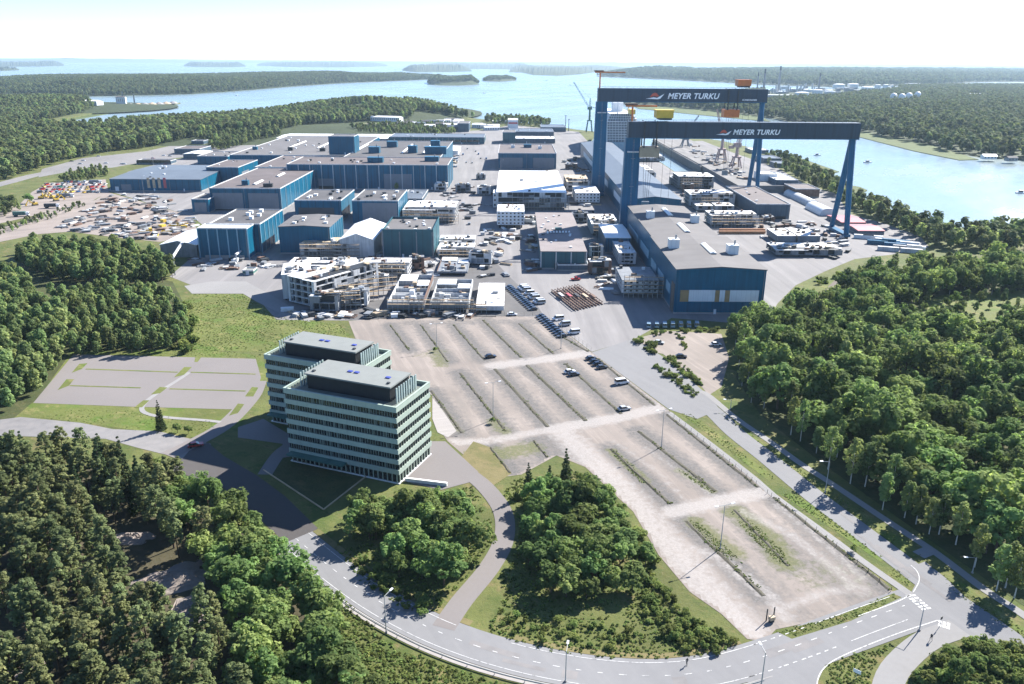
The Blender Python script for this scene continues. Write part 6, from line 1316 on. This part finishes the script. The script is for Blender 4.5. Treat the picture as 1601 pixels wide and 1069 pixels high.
# single trees and bushes
for px, s, k, lab in (((252,672),.55,'spruce_tree','small lone conifer in the meadow by the old road'),((278,676),.4,'broadleaf_tree','low round tree beside the lone meadow conifer'),((295,678),.35,'broadleaf_tree','lowest round tree at the meadow edge by the old road'),((1372,348),1.25,'pine_tree','lone tall pine with an umbrella crown on the bay shore'),((1500,1066),.45,'broadleaf_tree','round tree at the bottom edge by the curved side path'),((620,297),.7,'slender_tree','bright green tree in front of the wide blue hall'),((680,550),.22,'broadleaf_tree','weedy bush at the foot of the upper lot lamp'),((771,662),.2,'broadleaf_tree','weedy bush at the foot of the middle lot lamp'),((1334,862),.2,'broadleaf_tree','single small bush on the verge of the left footpath'),((47,318),.9,'broadleaf_tree','grey green tree among lorries at the storage yard')):
    plant(k, *G(*px), s, lab, None)
BUSH = []
def bushes(n, poly, where, s0, s1, on=None):
    xs = [p[0] for p in poly]; ys = [p[1] for p in poly]; k = tr = 0
    while k < n and tr < n*50:
        tr += 1; px = (NP.uniform(min(xs), max(xs)), NP.uniform(min(ys), max(ys)))
        if min((q.x-G(*px)[0])**2+(q.y-G(*px)[1])**2 for q in LPATH+LSIDE) < 14: continue
        if inpoly(*px, poly): BUSH.append((NP.uniform(s0, s1), *G(*px), where)); k += 1
bushes(60, [(1022,574),(1032,568),(1092,616),(1084,624)], 'in the strip next to the side road', .45, .85); bushes(60, [(1036,560),(1050,556),(1100,600),(1096,610)], 'in the strip along the little gravel lot', .45, .9)
bushes(22, [(992,534),(1006,528),(1034,548),(1020,554)], 'on the corner bed of the little gravel lot', .6, 1.1); bushes(26, [(1010,520),(1130,512),(1130,520),(1012,527)], 'in the hedge below the parked vans', .6, 1.0)
bushes(16, [(1060,527),(1066,526),(1076,545),(1070,548)], 'on the short bed inside the little lot', .4, .7)
bushes(70, [(1018,870),(1050,930),(1110,985),(1155,1006),(1085,1016),(1020,990),(1000,950)], 'on the lower bank east of the copse', .35, .85); bushes(40, [(930,752),(960,776),(1000,840),(1035,890),(1015,885),(975,830),(940,790),(915,765)], 'along the lot edge of the copse', .7, 1.6); bushes(40, [(276,470),(300,480),(310,540),(290,556),(268,545)], 'at the meadow edge of the left wood', .8, 1.9); bushes(40, [(780,955),(850,965),(960,980),(1000,990),(960,1020),(850,1005),(780,985)], 'on the road slope in front of the copse', .35, .8); bushes(40, [(1010,890),(1040,930),(1100,985),(1150,1005),(1080,1012),(1020,985),(1005,940)], 'on the sloping bank east of the copse', .35, .7); bushes(30, [(800,775),(850,745),(890,745),(905,770),(830,800)], 'under the conifers of the copse', .7, 1.3); bushes(40, [(560,870),(620,915),(680,945),(660,965),(600,935),(545,885)], 'on the road bank below the copse', .5, 1.0); bushes(30, [(1240,452),(1300,428),(1322,430),(1285,468),(1250,484),(1225,490)], 'on the rough bank beside the big blue hall', .8, 1.8); bushes(50, [(1420,1069),(1480,1010),(1600,1005),(1600,1069)], 'in the rough ground inside the side path', .7, 1.5); bushes(24, [(1030,990),(1080,965),(1160,1010),(1120,1022),(1060,1015)], 'on the bank beside the lot gate', .6, 1.1)

BUSH.sort(key=lambda q: -q[0]/math.hypot(q[1], q[2]))            # the 290 that show largest are shrubs of their own
for s, x, y, wh in BUSH[:290]: plant('shrub', x, y, s, 'leafy shrub ' + wh, 'shrubs ' + wh, cat='shrub')

# ------------------------------------------------------------------ mass woods and undergrowth: single objects, scattered by geometry nodes
lib = {}
def liblow(name, mats, n, h, w, faces, size):
    col = bpy.data.collections.new(name)
    for k in range(n):
        cl = []
        for j in range(9):
            d = NP.normal(size=3); d /= np.linalg.norm(d); cl.append(((d[0]*w*.28, d[1]*w*.28, h*(.6 + .3*d[2])), w*.26))
        me = leaf_mesh('crown', mats[k % len(mats)], cl, faces, size, 1.1); o = bpy.data.objects.new('crown', me); col.objects.link(o)
    return col
lib['far'] = liblow('far_crowns', ['leaf_far'], 5, 14, 8, 16, 1.5)
lib['mid'] = liblow('mid_crowns', ['leaf_far', 'leaf_slender', 'leaf_far'], 6, 14, 8, 26, 1.1)
for k in ('broadleaf_tree', 'slender_tree'):
    c = bpy.data.collections.new(k + '_crowns')
    for cr, tr in KIND[k]: c.objects.link(bpy.data.objects.new('crown', cr))
    lib[k] = c
c = bpy.data.collections.new('tuft_crowns')
for k in range(4):
    cl = [((NP.uniform(-.5,.5), NP.uniform(-.5,.5), NP.uniform(.05,.3)), NP.uniform(.2,.4)) for _ in range(4)]
    c.objects.link(bpy.data.objects.new('tuft', leaf_mesh('tuft', 'leaf_shrub', cl, 14, .2, .6, .9)))
lib['tuft'] = c
def scatter(name, col, pts):
    if not pts: return
    me = bpy.data.meshes.new(name); a = np.array(pts, dtype='f'); me.vertices.add(len(a)); me.vertices.foreach_set('co', a[:, :3].ravel())
    at = me.attributes.new('size', 'FLOAT', 'POINT'); at.data.foreach_set('value', a[:, 3].copy())
    at = me.attributes.new('turn', 'FLOAT', 'POINT'); at.data.foreach_set('value', NP.uniform(0, 6.28, len(a)).astype('f'))
    o = bpy.data.objects.new(name, me); COL.objects.link(o); o['kind'] = 'stuff'
    g = bpy.data.node_groups.new(name, 'GeometryNodeTree'); g.interface.new_socket('Geometry', in_out='INPUT', socket_type='NodeSocketGeometry'); g.interface.new_socket('Geometry', in_out='OUTPUT', socket_type='NodeSocketGeometry')
    i = g.nodes.new('NodeGroupInput'); u = g.nodes.new('NodeGroupOutput'); s = g.nodes.new('GeometryNodeInstanceOnPoints'); ci = g.nodes.new('GeometryNodeCollectionInfo')
    ci.inputs['Collection'].default_value = col; ci.inputs['Separate Children'].default_value = True; ci.inputs['Reset Children'].default_value = True
    s.inputs['Pick Instance'].default_value = True
    n1 = g.nodes.new('GeometryNodeInputNamedAttribute'); n1.data_type = 'FLOAT'; n1.inputs['Name'].default_value = 'size'
    n2 = g.nodes.new('GeometryNodeInputNamedAttribute'); n2.data_type = 'FLOAT'; n2.inputs['Name'].default_value = 'turn'
    cx = g.nodes.new('ShaderNodeCombineXYZ'); L = g.links.new
    L(n2.outputs['Attribute'], cx.inputs['Z']); L(cx.outputs[0], s.inputs['Rotation']); L(n1.outputs['Attribute'], s.inputs['Scale'])
    L(i.outputs[0], s.inputs['Points']); L(ci.outputs[0], s.inputs['Instance']); L(s.outputs[0], u.inputs[0])
    md = o.modifiers.new('scatter', 'NODES'); md.node_group = g; return o
for nm, L in WOODS.items():
    for k in ('broadleaf_tree', 'slender_tree'):
        q = [(x, y, z, s) for kk, x, y, z, s in L if kk == k]
        if q: scatter(nm, lib[k], q)
def woods(name, poly, gap, s0, s1, libn, holes=(), z=None):
    pts = [(x, y, hz(x, y) + (z or 0) - .5, NP.uniform(s0, s1)) for x, y in sites(poly, gap, .45, holes) if -60 < proj(x, y, 5)[0] < 1660 and free(x, y, 6)]
    scatter(name, lib[libn], pts)
# forest beyond the car park and halls, reaching to the headland
woods('forest', [(-40,284),(20,280),(70,262),(110,250),(160,240),(230,231),(300,218),(345,214),(420,212),(452,205),(480,197),(540,192),(600,189),(640,188),(652,181),(700,182),(742,186),(700,178),(655,172),(612,165),(560,167),(500,171),(400,181),(330,187),(250,194),(200,200),(140,207),(70,205),(20,200),(-40,200)], 8.5, .8, 1.35, 'mid', [[(515,183),(560,176),(630,168),(634,174),(600,179),(560,183)],[(40,189),(120,179),(180,170),(190,175),(110,189),(72,201),(46,204)],[(88,218),(128,217),(128,211),(94,211)]])
woods('forest', [(-60,199),(20,198),(66,189),(100,183),(150,173),(140,168),(128,162),(60,159),(0,157),(-60,158)], 10, .9, 1.35, 'mid')
woods('scrub_woods', [(300,218),(345,214),(420,212),(430,209),(440,215),(400,222),(350,236),(320,232),(340,226)], 8, .5, .9, 'mid'); woods('scrub_woods', [(545,200),(640,193),(700,196),(715,203),(712,210),(640,212),(560,209)], 9, .35, .7, 'mid')
woods('scrub_woods', [(100,272),(150,262),(172,268),(165,276),(140,282),(104,285),(90,282)], 6, .25, .5, 'mid'); woods('scrub_woods', [(-20,330),(40,318),(30,332),(-20,346)], 6, .4, .8, 'mid'); woods('scrub_woods', [(-20,362),(70,336),(130,316),(135,321),(70,346),(-10,372)], 5, .18, .35, 'mid')
woods('scrub_woods', [(760,186),(800,188),(842,190),(862,196),(858,199),(800,196),(758,192)], 11, .7, 1.1, 'mid')
woods('shore_woods', [(1195,247),(1240,250),(1258,262),(1290,278),(1310,292),(1336,310),(1340,330),(1306,310),(1280,297),(1255,284),(1230,270),(1205,262)], 8, .5, .95, 'mid'); woods('shore_woods', [(1310,300),(1338,318),(1362,322),(1420,350),(1500,368),(1601,364),(1640,362),(1640,398),(1601,394),(1500,392),(1456,384),(1430,372),(1390,356),(1345,334)], 7.5, .6, 1.1, 'mid')
woods('shore_woods', [(1205,243),(1235,247),(1228,252),(1205,250)], 8, .4, .7, 'mid')
def wood_on(grid, name, gap, s0, s1, libn, keep=lambda px, py: True, tmin=0.0, tmax=.97):
    ny, nx, _ = grid.shape; pts = []
    for j in range(ny-1):
        for i in range(nx-1):
            a, b, c, d = grid[j,i], grid[j,i+1], grid[j+1,i+1], grid[j+1,i]; ar = np.linalg.norm(np.cross(b-a, d-a)); n = NP.poisson(ar/gap**2)
            for _ in range(int(n)):
                u, v = NP.random(2); p = a*(1-u)*(1-v)+b*u*(1-v)+c*u*v+d*(1-u)*v
                if not tmin < (j+v)/(ny-1) < tmax: continue
                px, py = proj(*p)
                if -30 < px < 1640 and p[2] > SEA+.15 and keep(px, py): pts.append((*p, NP.uniform(s0, s1)))
    scatter(name, lib[libn], pts)
wood_on(I1, 'island_woods', 13, .9, 1.5, 'far', tmax=.75); wood_on(I2, 'island_woods', 10, .9, 1.4, 'far', tmin=.12, tmax=.9); wood_on(I3, 'island_woods', 9, .7, 1.1, 'far', tmin=.1, tmax=.9)
SITE = [(1195,162),(1212,158),(1300,154),(1345,148),(1405,142),(1405,133),(1195,136)]
wood_on(I4, 'opposite_woods', 12.5, .95, 1.5, 'far', lambda px, py: not inpoly(px, py, SITE) and not (1390 < px < 1440 and 155 < py < 163 and NP.random() < .6) and not (1510 < px < 1540 and 149 < py < 154), tmin=0, tmax=.98)
wood_on(I5, 'opposite_woods', 26, 1.6, 2.8, 'far', tmax=.5)
# rough grass and weeds along verges, banks and ridges
T = []
def tufts(poly, gap, s0, s1, holes=()): T.extend((x, y, .0, NP.uniform(s0, s1)*.62) for x, y in sites(poly, gap*.72, .49, holes) if min((q.x-x)**2+(q.y-y)**2 for q in LPATH) > 11.5 and min((q.x-x)**2+(q.y-y)**2 for q in LSIDE) > 12 and (fbm(x*.11, y*.13) > -.55 or NP.random() < .3))
tufts([(560,1046),(600,1000),(640,1020),(720,1050),(800,1075),(900,1100),(640,1120)], 1.1, .7, 1.7); tufts([(478,966),(455,880),(470,872),(520,925),(590,985),(600,1005),(560,1046)], 1.2, .7, 1.6)
tufts([(520,850),(560,905),(620,945),(680,965),(735,925),(775,870),(790,930),(760,985),(840,1015),(950,1030),(1080,1030),(1150,1012),(1060,940),(1010,880),(960,800),(905,735),(800,750),(780,790),(740,760),(690,770),(560,800)], 1.5, .6, 1.5, [[(690,985),(735,930),(778,880),(798,840),(795,795),(740,745),(700,725),(735,735),(800,790),(812,840),(775,910),(715,990)]])
tufts([(1064,646),(1080,646),(1212,748),(1200,750)], 1.2, .35, .8); tufts([(1224,774),(1244,772),(1384,872),(1374,874)], 1.1, .35, .9); tufts([(1116,640),(1132,650),(1300,768),(1440,868),(1425,870),(1320,795)], 1.2, .35, .9); tufts([(1386,895),(1400,888),(1424,906),(1422,918)], 1, .3, .7)
tufts([(1215,988),(1300,966),(1398,928),(1404,934),(1330,968),(1240,996)], .9, .4, 1.0); tufts([(1296,1040),(1330,1026),(1440,992),(1468,982),(1420,1010),(1395,1060),(1385,1085),(1290,1085)], 1.0, .5, 1.2)
tufts([(1420,1075),(1440,1040),(1500,1008),(1601,1020),(1640,1100)], 1.2, .8, 1.8); tufts([(1455,885),(1600,985),(1600,998),(1500,935)], 1.2, .35, .8)
tufts([(282,474),(300,460),(380,460),(432,494),(530,507),(552,530),(470,552),(300,547),(268,530)], 2.0, .5, 1.15); tufts([(60,652),(120,640),(210,642),(350,662),(296,686),(180,668)], 1.6, .2, .7); tufts([(112,552),(300,543),(410,554),(400,559),(115,553)], 1.6, .3, .8)
for a, b, wd in RIDGES:
    A, B = G(*a), G(*b)
    for _ in range(int(math.hypot(B[0]-A[0], B[1]-A[1])*1.3)):
        f = NP.random(); 
        if fbm(A[0]*.2+f*9, wd*3+f*4) > -.25: T.append((A[0]+(B[0]-A[0])*f+NP.normal()*wd*.25, A[1]+(B[1]-A[1])*f+NP.normal()*wd*.25, .12, NP.uniform(.2,.6)))
for q in ([(1074,812),(1090,816),(1150,868),(1196,926),(1180,915),(1110,855)],[(1140,800),(1160,798),(1225,862),(1236,885),(1215,880),(1170,835)],[(952,704),(962,703),(1010,752),(1004,758)],[(1060,735),(1072,738),(1120,768),(1112,772)]): tufts(q, .8, .4, .9)
scatter('undergrowth', lib['tuft'], T)
c = bpy.data.collections.new('shrub_crowns')
for cr, tr in KIND['shrub']: c.objects.link(bpy.data.objects.new('foliage', cr))
scatter('undergrowth', c, [(x, y, 0, s) for s, x, y, wh in BUSH[290:]])

# ------------------------------------------------------------------ the air: one even body of haze
hm = bpy.data.materials.new('haze'); hm.use_nodes = True; t = hm.node_tree; t.nodes.remove(t.nodes['Principled BSDF'])
pv = t.nodes.new('ShaderNodeVolumePrincipled'); pv.inputs['Color'].default_value = (.50, .67, .82, 1); pv.inputs['Density'].default_value = HAZE; pv.inputs['Anisotropy'].default_value = .2
t.links.new(pv.outputs[0], t.nodes['Material Output'].inputs['Volume']); M['haze'] = hm
hb = MB(); hb.box(-72000, 72000, -3500, 92000, -8, 135); o = struct('haze', hb, 'haze', 'stuff')
print('COUNTS', CNT, {k: len(v) for k, v in WOODS.items()}, 'objects', len(bpy.data.objects))
